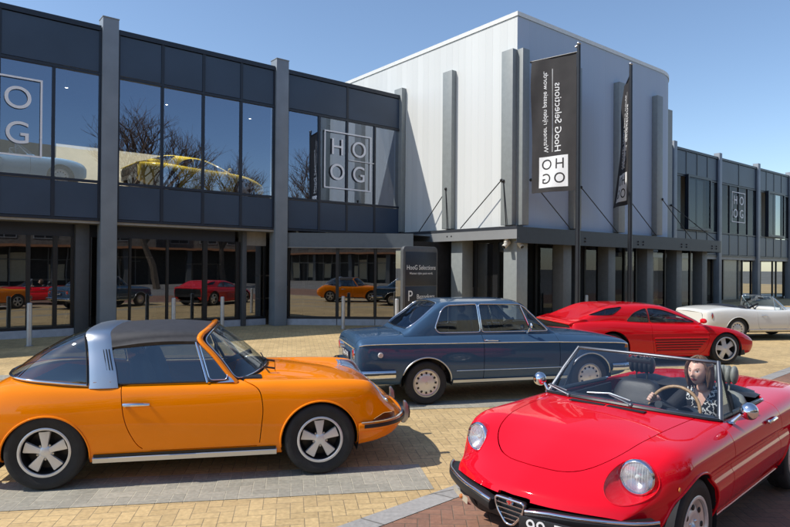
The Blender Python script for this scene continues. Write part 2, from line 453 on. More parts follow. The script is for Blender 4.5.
# ================================================================== setting
def W(u, v, z=0): return UV_U * u + UV_V * v + Vector((0, 0, z))
FR = Matrix(((UV_U.x, UV_V.x, 0, 0), (UV_U.y, UV_V.y, 0, 0), (0, 0, 1, 0), (0, 0, 0, 1)))     # (u,v,z) -> world
def brick_mat(name, c1, c2, mortar, a, ang, msize=.04, rough=.85, scale_noise=.6, wear=.25, herring=True, slab=None):
    """block paving: 90-degree herringbone of bricks a by 2a (or plain slabs), coloured brick by brick"""
    m = bpy.data.materials.new(name); m.use_nodes = True; t = m.node_tree; b = t.nodes['Principled BSDF']
    def mth(op, *ins):
        n = t.nodes.new('ShaderNodeMath'); n.operation = op
        for k, q in enumerate(ins):
            if isinstance(q, (int, float)): n.inputs[k].default_value = q
            else: t.links.new(q, n.inputs[k])
        return n.outputs[0]
    tc = t.nodes.new('ShaderNodeTexCoord'); mp = t.nodes.new('ShaderNodeMapping'); mp.inputs['Rotation'].default_value = (0, 0, ang)
    mp.inputs['Scale'].default_value = (1 / a, 1 / (slab or a), 1); t.links.new(tc.outputs['Object'], mp.inputs[0])
    sx = t.nodes.new('ShaderNodeSeparateXYZ'); t.links.new(mp.outputs[0], sx.inputs[0])
    x, y = sx.outputs[0], sx.outputs[1]; i_, j_ = mth('FLOOR', x), mth('FLOOR', y); fx, fy = mth('SUBTRACT', x, i_), mth('SUBTRACT', y, j_)
    if herring:
        k = mth('FLOORED_MODULO', mth('SUBTRACT', i_, j_), 4.)
        eq = [mth('COMPARE', k, float(q), .1) for q in range(4)]
        dl = mth('MULTIPLY_ADD', eq[1], 9., fx); dr = mth('MULTIPLY_ADD', eq[0], 9., mth('SUBTRACT', 1., fx)); db = mth('MULTIPLY_ADD', eq[2], 9., fy); dt = mth('MULTIPLY_ADD', eq[3], 9., mth('SUBTRACT', 1., fy))
        d = mth('MINIMUM', mth('MINIMUM', dl, dr), mth('MINIMUM', db, dt)); ii, jj = mth('SUBTRACT', i_, eq[1]), mth('SUBTRACT', j_, eq[2])
    else:
        d = mth('MINIMUM', mth('MINIMUM', fx, mth('SUBTRACT', 1., fx)), mth('MINIMUM', fy, mth('SUBTRACT', 1., fy))); ii, jj = i_, j_
    cb = t.nodes.new('ShaderNodeCombineXYZ'); t.links.new(ii, cb.inputs[0]); t.links.new(jj, cb.inputs[1])
    wn = t.nodes.new('ShaderNodeTexWhiteNoise'); wn.noise_dimensions = '2D'; t.links.new(cb.outputs[0], wn.inputs['Vector'])
    cm = t.nodes.new('ShaderNodeMix'); cm.data_type = 'RGBA'; cm.inputs[6].default_value = (*c1, 1); cm.inputs[7].default_value = (*c2, 1); t.links.new(wn.outputs['Value'], cm.inputs[0])
    jt = t.nodes.new('ShaderNodeMapRange'); jt.interpolation_type = 'SMOOTHSTEP'; jt.inputs['From Min'].default_value = msize * .5; jt.inputs['From Max'].default_value = msize * 1.4; t.links.new(d, jt.inputs['Value'])
    jm = t.nodes.new('ShaderNodeMix'); jm.data_type = 'RGBA'; jm.inputs[6].default_value = (*mortar, 1); t.links.new(jt.outputs[0], jm.inputs[0]); t.links.new(cm.outputs[2], jm.inputs[7])
    n1 = t.nodes.new('ShaderNodeTexNoise'); n1.inputs['Scale'].default_value = scale_noise; n1.inputs['Detail'].default_value = 8
    n2 = t.nodes.new('ShaderNodeTexNoise'); n2.inputs['Scale'].default_value = 28; n2.inputs['Detail'].default_value = 5
    t.links.new(tc.outputs['Object'], n1.inputs['Vector']); t.links.new(tc.outputs['Object'], n2.inputs['Vector'])
    mr = t.nodes.new('ShaderNodeMapRange'); mr.inputs['From Min'].default_value = .65; mr.inputs['From Max'].default_value = 1.35
    mr.inputs['To Min'].default_value = 1 - wear; mr.inputs['To Max'].default_value = 1 + wear * .8; t.links.new(mth('ADD', n1.outputs['Fac'], n2.outputs['Fac']), mr.inputs['Value'])
    mx = t.nodes.new('ShaderNodeMix'); mx.data_type = 'RGBA'; mx.blend_type = 'MULTIPLY'; mx.inputs[0].default_value = 1
    t.links.new(jm.outputs[2], mx.inputs[6]); t.links.new(mr.outputs[0], mx.inputs[7])
    # oil and tyre stains with a shape of their own
    n3 = t.nodes.new('ShaderNodeTexNoise'); n3.inputs['Scale'].default_value = 1.7; n3.inputs['Detail'].default_value = 3; t.links.new(tc.outputs['Object'], n3.inputs['Vector'])
    m3 = t.nodes.new('ShaderNodeMapRange'); m3.inputs['From Min'].default_value = .62; m3.inputs['From Max'].default_value = .75; m3.inputs['To Min'].default_value = 0; m3.inputs['To Max'].default_value = .2; t.links.new(n3.outputs['Fac'], m3.inputs['Value'])
    mx2 = t.nodes.new('ShaderNodeMix'); mx2.data_type = 'RGBA'; mx2.inputs[7].default_value = (.09, .085, .075, 1); t.links.new(m3.outputs[0], mx2.inputs[0]); t.links.new(mx.outputs[2], mx2.inputs[6])
    n4 = t.nodes.new('ShaderNodeTexNoise'); n4.inputs['Scale'].default_value = .9; n4.inputs['Detail'].default_value = 7; n4.inputs['Roughness'].default_value = .7; mp4 = t.nodes.new('ShaderNodeMapping'); mp4.inputs['Location'].default_value = (7, 3, 0); mp4.inputs['Rotation'].default_value = (0, 0, R(-12)); mp4.inputs['Scale'].default_value = (.5, 1.6, 1)
    t.links.new(tc.outputs['Object'], mp4.inputs[0]); t.links.new(mp4.outputs[0], n4.inputs['Vector'])
    m4 = t.nodes.new('ShaderNodeMapRange'); m4.inputs['From Min'].default_value = .5; m4.inputs['From Max'].default_value = .72; m4.inputs['To Min'].default_value = 0; m4.inputs['To Max'].default_value = .38; t.links.new(n4.outputs['Fac'], m4.inputs['Value'])
    mx4 = t.nodes.new('ShaderNodeMix'); mx4.data_type = 'RGBA'; mx4.inputs[7].default_value = tuple(q * .85 + .05 for q in c2) + (1,); t.links.new(m4.outputs[0], mx4.inputs[0]); t.links.new(mx2.outputs[2], mx4.inputs[6])
    t.links.new(mx4.outputs[2], b.inputs['Base Color']); b.inputs['Roughness'].default_value = rough; b.inputs['Specular IOR Level'].default_value = .3
    bp = t.nodes.new('ShaderNodeBump'); bp.inputs['Strength'].default_value = .5; bp.inputs['Distance'].default_value = .006
    t.links.new(mth('MULTIPLY_ADD', n2.outputs['Fac'], .5, jt.outputs[0]), bp.inputs['Height']); t.links.new(bp.outputs[0], b.inputs['Normal'])
    return m
YEL = brick_mat('yellow_brick', (.61, .44, .215), (.49, .35, .17), (.31, .235, .135), .105, R(-9.5), .032, wear=.32)
GRY = brick_mat('grey_brick', (.385, .355, .285), (.31, .29, .235), (.46, .42, .32), .105, R(-9.5), .035, wear=.3)
RED = brick_mat('red_brick', (.32, .165, .105), (.24, .13, .09), (.17, .12, .085), .09, R(-42.7 + 45), .04)
KRB = brick_mat('kerb_concrete', (.37, .355, .33), (.33, .315, .29), (.18, .17, .15), 1.0, R(-42.7), .012, herring=False, slab=.6)
PAVE = brick_mat('pavement_slab', (.23, .22, .205), (.19, .18, .17), (.12, .115, .11), .3, -TH, .02, herring=False)
def sheet(name, poly, z, m, kind='structure'):
    me = bpy.data.meshes.new(name); me.from_pydata([(x, y, z) for x, y in poly], [], [tuple(range(len(poly)))]); 
    o = mesh_obj(name, me, m); o['kind'] = kind; return o
g = mat('far_ground', (.16, .15, .13), .95, noise=.3, nscale=.2)
sheet('ground', [(-900,-900),(900,-900),(900,900),(-900,900)], -.02, g)
ED = Vector((math.cos(R(42.7)), math.sin(R(42.7)), 0)); EN = Vector((-ED.y, ED.x, 0)); E0 = Vector((-.4167, 4.4117, 0))     # kerb line; EN points to the parking side
def L(a, b): p = E0 + ED * a + EN * b; return (p.x, p.y)
sheet('road', [L(-60, -.20), L(90, -.20), L(90, -7.5), L(-60, -7.5)], -.006, RED)
sheet('far_pavement', [L(-60, -7.5), L(90, -7.5), L(90, -60), L(-60, -60)], -.010, PAVE)
sheet('kerb', [L(-60, 0), L(90, 0), L(90, -.20), L(-60, -.20)], -.002, KRB)
sheet('parking_court', [L(-60, 0), L(90, 0), L(90, 60), L(-60, 60)], -.004, YEL)
SD = Vector((math.cos(R(9.2)), math.sin(R(9.2)), 0)); SN = Vector((-SD.y, SD.x, 0))
P0 = Vector((-1.254, 4.926, 0))
for k, (c0, c1, end) in enumerate(((0, .66, 1.62), (2.87, 3.33, 4.55), (5.74, 6.2, 8.2))):
    q = []
    for c, t_ in ((c0, -6.5), (c0, end), (c1, end), (c1, -6.5)): p = P0 + SN * c + SD * t_; q.append((p.x, p.y))
    sheet('bay_divider', q, 0.0, GRY)
sheet('forecourt', [tuple(W(-30, 15.0)[:2]), tuple(W(60, 15.0)[:2]), tuple(W(60, 30)[:2]), tuple(W(-30, 30)[:2])], -.002, YEL)
# ================================================================== showroom buildings
DARKP = mat('charcoal_cladding', (.037, .060, .100), .42, noise=.13, nscale=.9)
FRAME = mat('navy_frame', (.014, .020, .034), .4, noise=.08)
PIL = mat('grey_pillar', (.22, .25, .28), .5, noise=.12, nscale=1.5)
COLD = mat('column_dark', (.085, .088, .092), .55, noise=.08)
SOF = mat('soffit', (.30, .28, .25), .8, noise=.08)
STEEL = mat('canopy_steel', (.24, .245, .245), .5, noise=.08, nscale=1.2)
DKST = mat('canopy_edge', (.030, .034, .042), .5, noise=.1)
PLIN = mat('plinth', (.42, .43, .46), .7, noise=.1)
INT = mat('interior_wall', (.30, .28, .25), .8, noise=.05)
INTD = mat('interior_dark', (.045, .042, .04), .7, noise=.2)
FLOORM = mat('interior_floor', (.20, .17, .14), .35, noise=.15)
GUP = glass('upper_glazing', (.60, .62, .64), .30, .95, power=2.2, gl=(.62, .74, .95), wavy=.10)
GLO = glass('shop_glazing', (.42, .42, .42), .23, .9, power=2.6, gl=(.95, .97, 1), wavy=.08)
GLC = glass('canted_glazing', (.38, .38, .38), .24, .9, power=2.6, wavy=.08)
GRW = glass('wing_glazing', (.62, .64, .64), .05, .16, power=3.0, gl=(.75, .80, .88))
GPALE = mat('frosted_glazing', (.15, .175, .17), .3, coat=.15, noise=.1)
def metal_clad(name, c, period=.30, rough=.45, rel=.35, var=1.):
    """ribbed sheet cladding: vertical ribs as real-looking relief, local x or y along the wall"""
    m = bpy.data.materials.new(name); m.use_nodes = True; t = m.node_tree; b = t.nodes['Principled BSDF']
    tc = t.nodes.new('ShaderNodeTexCoord'); sx = t.nodes.new('ShaderNodeSeparateXYZ'); t.links.new(tc.outputs['Object'], sx.inputs[0])
    ad = t.nodes.new('ShaderNodeMath'); ad.operation = 'ADD'; t.links.new(sx.outputs['X'], ad.inputs[0]); t.links.new(sx.outputs['Y'], ad.inputs[1])
    dv = t.nodes.new('ShaderNodeMath'); dv.operation = 'DIVIDE'; dv.inputs[1].default_value = period; t.links.new(ad.outputs[0], dv.inputs[0])
    fr = t.nodes.new('ShaderNodeMath'); fr.operation = 'FRACT'; t.links.new(dv.outputs[0], fr.inputs[0])
    cr = t.nodes.new('ShaderNodeValToRGB'); cr.color_ramp.elements[0].position = 0; cr.color_ramp.elements[1].position = .08; e = cr.color_ramp.elements.new(.92); e.color = (1, 1, 1, 1); e2 = cr.color_ramp.elements.new(1); e2.color = (0, 0, 0, 1)
    t.links.new(fr.outputs[0], cr.inputs[0])
    bp = t.nodes.new('ShaderNodeBump'); bp.inputs['Strength'].default_value = rel; bp.inputs['Distance'].default_value = .02; t.links.new(cr.outputs[0], bp.inputs['Height']); t.links.new(bp.outputs[0], b.inputs['Normal'])
    n = t.nodes.new('ShaderNodeTexNoise'); n.inputs['Scale'].default_value = .5; n.inputs['Detail'].default_value = 5; mpp = t.nodes.new('ShaderNodeMapping'); mpp.inputs['Scale'].default_value = (3, 3, .25)
    t.links.new(tc.outputs['Object'], mpp.inputs[0]); t.links.new(mpp.outputs[0], n.inputs['Vector'])
    fl = t.nodes.new('ShaderNodeMath'); fl.operation = 'FLOOR'; t.links.new(dv.outputs[0], fl.inputs[0]); wn = t.nodes.new('ShaderNodeTexWhiteNoise'); wn.noise_dimensions = '1D'; t.links.new(fl.outputs[0], wn.inputs['W'])
    a2 = t.nodes.new('ShaderNodeMath'); a2.operation = 'ADD'; t.links.new(n.outputs['Fac'], a2.inputs[0]); t.links.new(wn.outputs['Value'], a2.inputs[1])
    mr = t.nodes.new('ShaderNodeMapRange'); mr.inputs['From Min'].default_value = .3; mr.inputs['From Max'].default_value = 1.7; mr.inputs['To Min'].default_value = 1 - .07 * var; mr.inputs['To Max'].default_value = 1 + .05 * var; t.links.new(a2.outputs[0], mr.inputs['Value'])
    mx = t.nodes.new('ShaderNodeMix'); mx.data_type = 'RGBA'; mx.blend_type = 'MULTIPLY'; mx.inputs[0].default_value = 1; mx.inputs[6].default_value = (*c, 1); t.links.new(mr.outputs[0], mx.inputs[7]); t.links.new(mx.outputs[2], b.inputs['Base Color'])
    b.inputs['Roughness'].default_value = rough; b.inputs['Specular IOR Level'].default_value = .4
    return m
GLOW = bpy.data.materials.new('downlight_glow'); GLOW.use_nodes = True; GLOW.node_tree.nodes['Principled BSDF'].inputs['Emission Color'].default_value = (1, .95, .85, 1); GLOW.node_tree.nodes['Principled BSDF'].inputs['Emission Strength'].default_value = 6
CLAD = metal_clad('white_cladding', (.68, .69, .665)); CLAD_SHADE = metal_clad('white_cladding_shade', (.44, .52, .63), .34, .7, rel=.14, var=.35)  # front wall gets the same cladding with its blue shade put into the colour
def broot(name, label, cat):
    o = empty(name); o.matrix_world = FR; tag(o, label, cat); return o
VF = 17.47                     # plane of the panels, pillars stand 10 cm proud
def frames(parent, us, z0, z1, v=VF, w_=.07, d=.08):
    """window frame grid as one mesh: mullions at us, rails at z0 and z1"""
    mb = MB()
    for u in us: mb.box((u - w_/2, v - d/2, z0 + w_/2 + .002), (u + w_/2, v + d/2, z1 - w_/2 - .002))
    for z in (z0, z1): mb.box((us[0] - w_/2, v - d/2, z - w_/2), (us[-1] + w_/2, v + d/2, z + w_/2))
    return mb
def pane(parent, u0, u1, z0, z1, v, m, name='pane'):
    return MB().add([(u0, v, z0), (u1, v, z0), (u1, v, z1), (u0, v, z1)], [(0, 1, 2, 3)]).build(name, m, parent)
# ---------------------------------------------------------------- left wing
lw = broot('showroom', 'long dark glass showroom with charcoal panels and grey pillars on the left', 'building')
PILU = [(-1.11, -.71), (3.96, 4.36), (9.02, 9.45), (14.14, 14.20)]
for a, b_ in PILU[:3]:
    MB().box((a, VF - .12, 0), (b_, VF + .28, 8.40)).box((a - .012, VF - .132, 8.40), (b_ + .012, VF + .292, 8.43)).build('pillar', PIL, lw, bevel=.008)
BAYS = [(-6.1, -1.13, [-6.1, -4.9, -3.7, -2.4, -1.13], None), (-.69, 3.94, [-.69, .47, 1.68, 2.85, 3.94], (0, 2, 4)), (4.38, 9.0, [4.38, 5.545, 6.72, 7.895, 9.0], (0, 1, 2, 3, 4)), (9.47, 14.12, [9.47, 10.66, 11.77, 12.95, 14.12], (0, 2, 4))]
for bi, (a, b_, us, top) in enumerate(BAYS):
    top = top or (0, 2, 4)
    tp = [us[i] for i in top]
    for x0, x1 in zip(tp[:-1], tp[1:]): MB().box((x0 + .045, VF - .02, 6.955), (x1 - .045, VF + .03, 8.02)).build('fascia_panel', DARKP, lw)
    for x0, x1 in zip(us[:-1], us[1:]): MB().box((x0 + .045, VF - .02, 3.10), (x1 - .045, VF + .03, 4.005)).build('spandrel_panel', DARKP, lw)
    mb = MB()
    for u in tp: mb.box((u - .042, VF - .035, 6.935), (u + .042, VF + .05, 8.04))
    mb.box((a, VF - .06, 8.04), (b_, VF + .25, 8.17)); mb.build('fascia_frame', FRAME, lw); mb = MB()
    for u in us: mb.box((u - .042, VF - .035, 3.085), (u + .042, VF + .05, 4.02))
    mb.box((a, VF - .04, 3.02), (b_, VF + .2, 3.085)); mb.build('spandrel_frame', FRAME, lw)
    fr = frames(lw, us, 4.055, 6.90).build('window', FRAME, lw)
    for x0, x1 in zip(us[:-1], us[1:]): pane(fr, x0 + .035, x1 - .035, 4.09, 6.865, VF + .01, GUP)
# upper floor slab, back wall, ceiling with unseen gap added for sun, side walls
mb = MB().box((-9, VF + .25, 3.02), (14.12, 26, 3.90)).box((-9, 26, 3.02), (14.12, 33.8, 3.30)); mb.build('floor_slab', FLOORM, lw)
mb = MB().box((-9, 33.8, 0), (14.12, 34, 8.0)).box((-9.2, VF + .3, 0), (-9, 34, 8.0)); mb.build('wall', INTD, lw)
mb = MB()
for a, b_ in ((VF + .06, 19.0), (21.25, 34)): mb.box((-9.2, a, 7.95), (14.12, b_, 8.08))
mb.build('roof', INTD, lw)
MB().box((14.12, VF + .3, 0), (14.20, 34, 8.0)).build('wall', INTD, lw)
MB().box((-9.2, 33.9, 3.3), (14.1, 34.0, 3.31)).build('skirting', FRAME, lw)
# ground floor: soffit, recessed glazing, columns, plinth, interior
VG = 18.0
MB().box((-9, VF - .01, 2.955), (9.47, VG + .3, 3.018)).build('soffit', SOF, lw)
MB().box((-9, VG + .06, 2.62), (8.0, VG + .2, 2.953)).build('shopfront_header', FRAME, lw)
MB().box((8.30, VG - .02, 2.52), (9.02, VG + .12, 2.953)).build('lintel', SOF, lw)
for a, b_ in ((3.47, 3.80), (8.16, 8.30)): MB().box((a, VG - .14, 0), (b_, VG + .2, 2.953)).build('column', COLD, lw, bevel=.006)
GM = [(-8.9,.1),(-6.5,.1),(-4.2,.3),(-1.8,.1),(-.4,.3),(.95,.1),(2.41,.09),(3.02,.10),(3.42,.06),(3.85,.04),(4.5,.06),(4.88,.06),(5.91,.07),(7.03,.14),(8.08,.12),(8.34,.05),(9.0,.06)]
mb = MB()
for u, w_ in GM: mb.box((u - w_/2, VG + .0, .27), (u + w_/2, VG + .09, 2.62))
mb.box((-9, VG - .005, .20), (9.02, VG + .10, .27)); sf = mb.build('shopfront', M['black'], lw)
for (u0, w0), (u1, w1) in zip(GM[:-1], GM[1:]):
    if u1 - u0 > .3: pane(sf, u0 + w0/2, u1 - w1/2, .27, 2.62, VG + .045, GLO)
MB().box((-9, VG - .06, 0), (3.46, VG + .12, .195)).box((3.81, VG - .06, 0), (8.15, VG + .12, .195)).box((8.31, VG - .06, 0), (9.01, VG + .12, .195)).build('plinth', PLIN, lw)
# bay by the block: the ground floor swings forward at an angle under a steel fascia
FASC = mat('fascia_grey', (.12, .14, .155), .5, noise=.06)
CA = Matrix.Translation((9.47, VF - .02, 0)) @ Matrix.Rotation(R(-38), 4, 'Z'); LB = 4.05
CB = CA @ Vector((LB, 0, 0))
def cant(o): o.matrix_local = CA; return o
cant(MB().box((.02, 0, 2.50), (LB, .25, 2.95)).build('fascia_beam', FASC, lw)); cant(MB().box((.02, -.05, 2.47), (LB, .25, 2.498)).build('fascia_edge', SOF, lw))
xs = [.06, 1.62, 2.84, LB - .05]; mb = MB()
for u, w_ in zip(xs, (.06, .10, .07, .06)): mb.box((u - w_/2, .10, .27), (u + w_/2, .19, 2.47))
mb.box((.02, .095, .20), (LB, .20, .27)); sf2 = cant(mb.build('shopfront', M['black'], lw))
for a, b_ in zip(xs[:-1], xs[1:]): pane(sf2, a + .05, b_ - .05, .27, 2.47, .145, GLC)
mb = MB()
for a, b_ in ((.03, 1.61), (1.63, 2.83), (2.85, LB)): mb.box((a, .05, 0), (b_, .25, .195))
cant(mb.build('plinth', PLIN, lw))
c2 = CA @ Vector((LB, .2, 0)); MB().add([(9.6, VF + .02, z) for z in (2.52, 2.93)] + [(c2.x - .1, c2.y + .1, z) for z in (2.52, 2.93)] + [(14.0, 15.6, z) for z in (2.52, 2.93)] + [(14.0, VF + .02, z) for z in (2.52, 2.93)], [(0,2,4,6), (1,7,5,3)]).build('porch_roof', SOF, lw)
mb = MB(); mb.add([(c2.x, c2.y, 0), (14.85, 15.2, 0), (14.85, 15.2, 2.72), (c2.x, c2.y, 2.72)], [(0,1,2,3)]); mb.build('porch_return', M['dark'], lw)
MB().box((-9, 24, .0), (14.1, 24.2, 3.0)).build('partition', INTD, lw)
MB().box((-9, VG + .15, -.003), (14.1, 24, .02)).build('shop_floor', FLOORM, lw)
for u in (1.2, 2.7, 5.3, 6.4, 7.4, 10.2, 12.2): 
    for v in (19.3, 21.6): MB().lathe([(.001, 0), (.05, 0), (.055, .06), (.001, .06)], 12, axis='Z', c=(u, v, 2.86)).build('downlight', GLOW, lw)
for u, h_ in ((.2, 2.0), (2.8, 1.4), (5.2, 2.1), (6.6, 1.2), (7.5, 1.9), (10.0, 1.5), (11.8, 2.0), (13.2, 1.3)):
    MB().box((u, 20.4, .02), (u + .05, 20.45, h_)).box((u + .9, 20.4, .02), (u + .95, 20.45, h_)).box((u - .05, 20.35, h_), (u + 1.0, 20.75, h_ + .05)).box((u, 20.45, h_ * .45), (u + .95, 20.7, h_ * .45 + .04)).build('display_rack', SOF, lw)
# counters and lamps glimpsed inside the ground floor
for u in (-1.5, 2.0, 5.4, 8.6, 12.0): MB().box((u, 22.5, .02), (u + 1.6, 23.0, 1.05)).build('counter', INT, lw)
MB().box((3.5, 20.95, 3.9), (6.75, 21.05, 5.55)).build('display_wall', mat('cream_board', (.74, .69, .54), .8, noise=.04), lw)
# ---------------------------------------------------------------- logo on the glass
VIN = mat('white_vinyl', (.86, .88, .92), .7, noise=.03)
def logo(parent, u0, z0, s, v, m, mirror=False, grid=True, flip=False):
    mb = MB(); t = .045 * s / 1.95
    mb.box((u0, v, z0), (u0 + s, v + .004, z0 + t)).box((u0, v, z0 + s - t), (u0 + s, v + .004, z0 + s)).box((u0, v, z0 + t), (u0 + t, v + .004, z0 + s - t)).box((u0 + s - t, v, z0 + t), (u0 + s, v + .004, z0 + s - t))
    o = mb.build('logo_border', m, parent)
    for ch, a, b_ in (('H', .27, .72), ('O', .73, .72), ('O', .27, .28), ('G', .73, .28)):
        text('logo_letter', ch, s * .40, m, o, Matrix.Translation((u0 + a * s, v, z0 + b_ * s)) @ Matrix.Rotation(R(90), 4, 'X'))
    return o
l1 = logo(lw, .66, 4.52, 1.94, VF - .05, VIN)
l2 = logo(lw, 10.84, 4.51, 1.94, VF - .05, VIN)
MB().box((11.82, VF - .05, 5.52), (12.90, VF - .046, 5.545)).build('white_line', VIN, lw)  # thin white line across the right half of the second logo
# ---------------------------------------------------------------- white block
bk = broot('hall', 'tall windowless block clad in pale ribbed metal with a rounded far corner', 'building')
U0, V0, ZT = 14.25, 12.07, 9.58
RC = 2.6; UE = 25.2
curve = [(UE - RC + RC * math.sin(a), V0 + RC - RC * math.cos(a)) for a in [R(90) * i / 24 for i in range(25)]]
def wall_strip(pts, z0, z1):
    vs = [(u, v, z) for u, v in pts for z in (z0, z1)]; return vs, [(2*i, 2*i+2, 2*i+3, 2*i+1) for i in range(len(pts) - 1)]
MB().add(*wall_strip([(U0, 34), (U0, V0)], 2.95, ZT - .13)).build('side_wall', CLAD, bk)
MB().add(*wall_strip([(U0, V0)] + curve + [(UE, 34)], 2.95, ZT - .13)).build('front_wall', CLAD_SHADE, bk, smooth=True, angle=30)
TRIM = mat('roof_trim', (.74, .74, .70), .5, noise=.05)
out = [(U0 - .03, 34), (U0 - .03, V0 - .03)] + [(u + .03 * (i / 24), v - .03) for i, (u, v) in enumerate(curve)] + [(UE + .03, 34)]
inn = [(U0 + .3, 34), (U0 + .3, V0 + .3)] + [(UE - RC + (RC - .3) * math.sin(R(90) * i / 24), V0 + RC - (RC - .3) * math.cos(R(90) * i / 24)) for i in range(25)] + [(UE - .3, 34)]
n = len(out); vs = [(u, v, ZT - .13) for u, v in out] + [(u, v, ZT) for u, v in out] + [(u, v, ZT) for u, v in inn]
MB().add(vs, [(i, i+1, n+i+1, n+i) for i in range(n-1)] + [(n+i, n+i+1, 2*n+i+1, 2*n+i) for i in range(n-1)]).build('parapet', TRIM, bk)
MB().box((U0 + .3, V0 + 2.6, ZT - .4), (UE - .3, 34, ZT - .3)).build('roof', SOF, bk)
COL2 = mat('canopy_column', (.135, .14, .14), .55, noise=.08)
PLC = mat('pilaster', (.25, .27, .265), .5, noise=.06)
for v in (12.29, 14.90, 17.52): MB().box((U0 - .20, v - .22, 3.16), (U0 - .004, v + .22, 8.43)).build('pilaster', PLC, bk, bevel=.006)
for u in (14.36, 17.02, 19.62, 22.22): MB().box((u - .20 + (.09 if u < 15 else 0), V0 - .22, 3.16), (u + .20, V0 - .004, 8.43)).build('pilaster', PLC, bk, bevel=.006)
MB().box((24.25, V0 + .55, 3.16), (24.65, V0 + .85, 8.43), Matrix.Translation((0,0,0))).build('pilaster', PLC, bk)
# canopy: steel channel, dark top, stays
UC = 28.0
cv2 = [(UC - .9 + .9 * math.sin(a), V0 - .28 + .9 - .9 * math.cos(a)) for a in [R(90) * i / 10 for i in range(11)]]
ol = [(U0 - .30, 17.45), (U0 - .30, V0 - .28)] + cv2 + [(UC, 15.0)]
def sweep2(ol, prof, name, m, parent):
    k = len(prof); vs = []; n = len(ol)
    for i, (u, v) in enumerate(ol):
        a = Vector(ol[max(0, i-1)]); b_ = Vector(ol[min(n-1, i+1)]); p = Vector((u, v))
        d1 = (p - a).normalized() if i > 0 else (b_ - p).normalized(); d2 = (b_ - p).normalized() if i < n - 1 else d1
        n1 = Vector((-d1.y, d1.x)); n2 = Vector((-d2.y, d2.x)); nn = (n1 + n2); nn = nn / max(.5, nn.dot(n1))     # inward
        for o_, z in prof: vs.append((u + nn.x * o_, v + nn.y * o_, z))
    return MB().add(vs, [(i*k+j, i*k+(j+1)%k, (i+1)*k+(j+1)%k, (i+1)*k+j) for i in range(n-1) for j in range(k)] + [tuple(range(k)), tuple((n-1)*k+j for j in range(k))]).build(name, m, parent)
cp = sweep2(ol[:2], [(0,2.74),(.10,2.74),(.10,2.78),(.02,2.78),(.02,3.02),(0,3.02)], 'canopy_beam', STEEL, bk)
cpf = sweep2([(U0 - .295, V0 - .28)] + ol[2:], [(0,2.62),(.10,2.62),(.10,2.66),(.02,2.66),(.02,3.10),(0,3.10)], 'canopy_beam', DKST, bk)
MB().box((U0 - .302, V0 - .27, 3.022), (U0 + .0, 17.4, 3.12)).build('canopy_roof', DKST, bk)
MB().add([(u, v, 2.80) for u, v in [(U0 - .27, 17.4), (U0 - .27, V0 - .25)] + [(a - .03, b_ + .03) for a, b_ in cv2] + [(UC - .05, 15.0), (24.0, 15.0), (24, 17.4)]], [tuple(range(16))[::-1]]).build('canopy_soffit', SOF, bk)
MB().add([(u, v, 3.101) for u, v in [(U0 + .0, V0 - .25)] + [(a - .03, b_ + .03) for a, b_ in cv2] + [(UC - .05, 15.0), (U0, 15.0)]], [tuple(range(14))]).build('canopy_deck', DKST, bk)
for s_ in ([(U0 - .29, v, z) for v in (14.75, 14.55) for z in (2.90,)], [(u, V0 - .285, z) for u in (17.0, 17.35, 20.6, 20.95, 23.8, 24.2, 26.4, 26.8) for z in (2.76, 2.86)]):
    mb = MB()
    for p in s_: mb.ball(p, .032, 6)
    mb.build('bolts', M['black'], bk, smooth=True)
rods = [((U0 - .10, 14.93, 4.55), (U0 - .28, 16.2, 3.12)), ((U0 - .21, 12.48, 4.53), (U0 - .28, 14.15, 3.14)), ((U0 - .21, 14.93, 4.5), (U0 - .25, 14.80, 3.14)), ((U0 - .21, 12.40, 4.50), (U0 - .25, 12.25, 3.14)), ((14.65, V0 - .22, 4.53), (16.6, V0 - .27, 3.12)), ((17.2, V0 - .22, 4.53), (19.3, V0 - .27, 3.12)), ((19.8, V0 - .22, 4.53), (21.9, V0 - .27, 3.12)), ((22.4, V0 - .22, 4.53), (24.6, V0 - .27, 3.12)), ((24.5, V0 + .5, 4.5), (26.9, V0 - .2, 3.12))]
for a, b_ in rods: MB().tube([a, b_], .016, n=6).ball(a, .05, 6).build('stay_rod', M['black'], bk, smooth=True)
# columns and glazing below the canopy
for v in (12.30, 14.60): MB().box((U0 + .0, v - .26, 0), (U0 + .5, v + .26, 2.79)).build('column', PLC, bk, bevel=.006)
for u in (16.95, 19.55, 22.15, 24.4, 26.6): MB().box((u - .24, V0 + .1, 0), (u + .20, V0 + .52, 2.79)).build('column', COL2, bk, bevel=.006)
mb = MB(); 
for v in (12.75, 13.35, 13.45, 14.30, 15.0, 16.1, 17.3): mb.box((U0 + .55, v - .05, .12), (U0 + .64, v + .05, 2.7))
mb.box((U0 + .55, 12.7, 2.70), (U0 + .64, 17.35, 2.79)).box((U0 + .55, 12.7, 0), (U0 + .64, 17.35, .12)); e1 = mb.build('entrance_glazing', M['black'], bk)
for a, b_ in ((12.8, 13.3), (13.5, 14.25), (15.05, 16.05), (16.15, 17.25)): MB().add([(U0 + .6, a, .12), (U0 + .6, b_, .12), (U0 + .6, b_, 2.7), (U0 + .6, a, 2.7)], [(0,1,2,3)]).build('pane', GLO, e1)
mb = MB(); ful = (14.9, 15.5, 16.35, 17.35, 18.2, 19.1, 19.95, 20.9, 21.7, 22.55, 23.4, 24.8, 25.7, 27.0, 27.9)
for u in ful: mb.box((u - .05, V0 + .9, .12), (u + .05, V0 + .99, 2.7))
mb.box((U0 + .66, V0 + .9, 2.702), (27.95, V0 + .99, 2.79)).box((U0 + .66, V0 + .9, 0), (27.95, V0 + .99, .118)); e2 = mb.build('front_glazing', M['black'], bk)
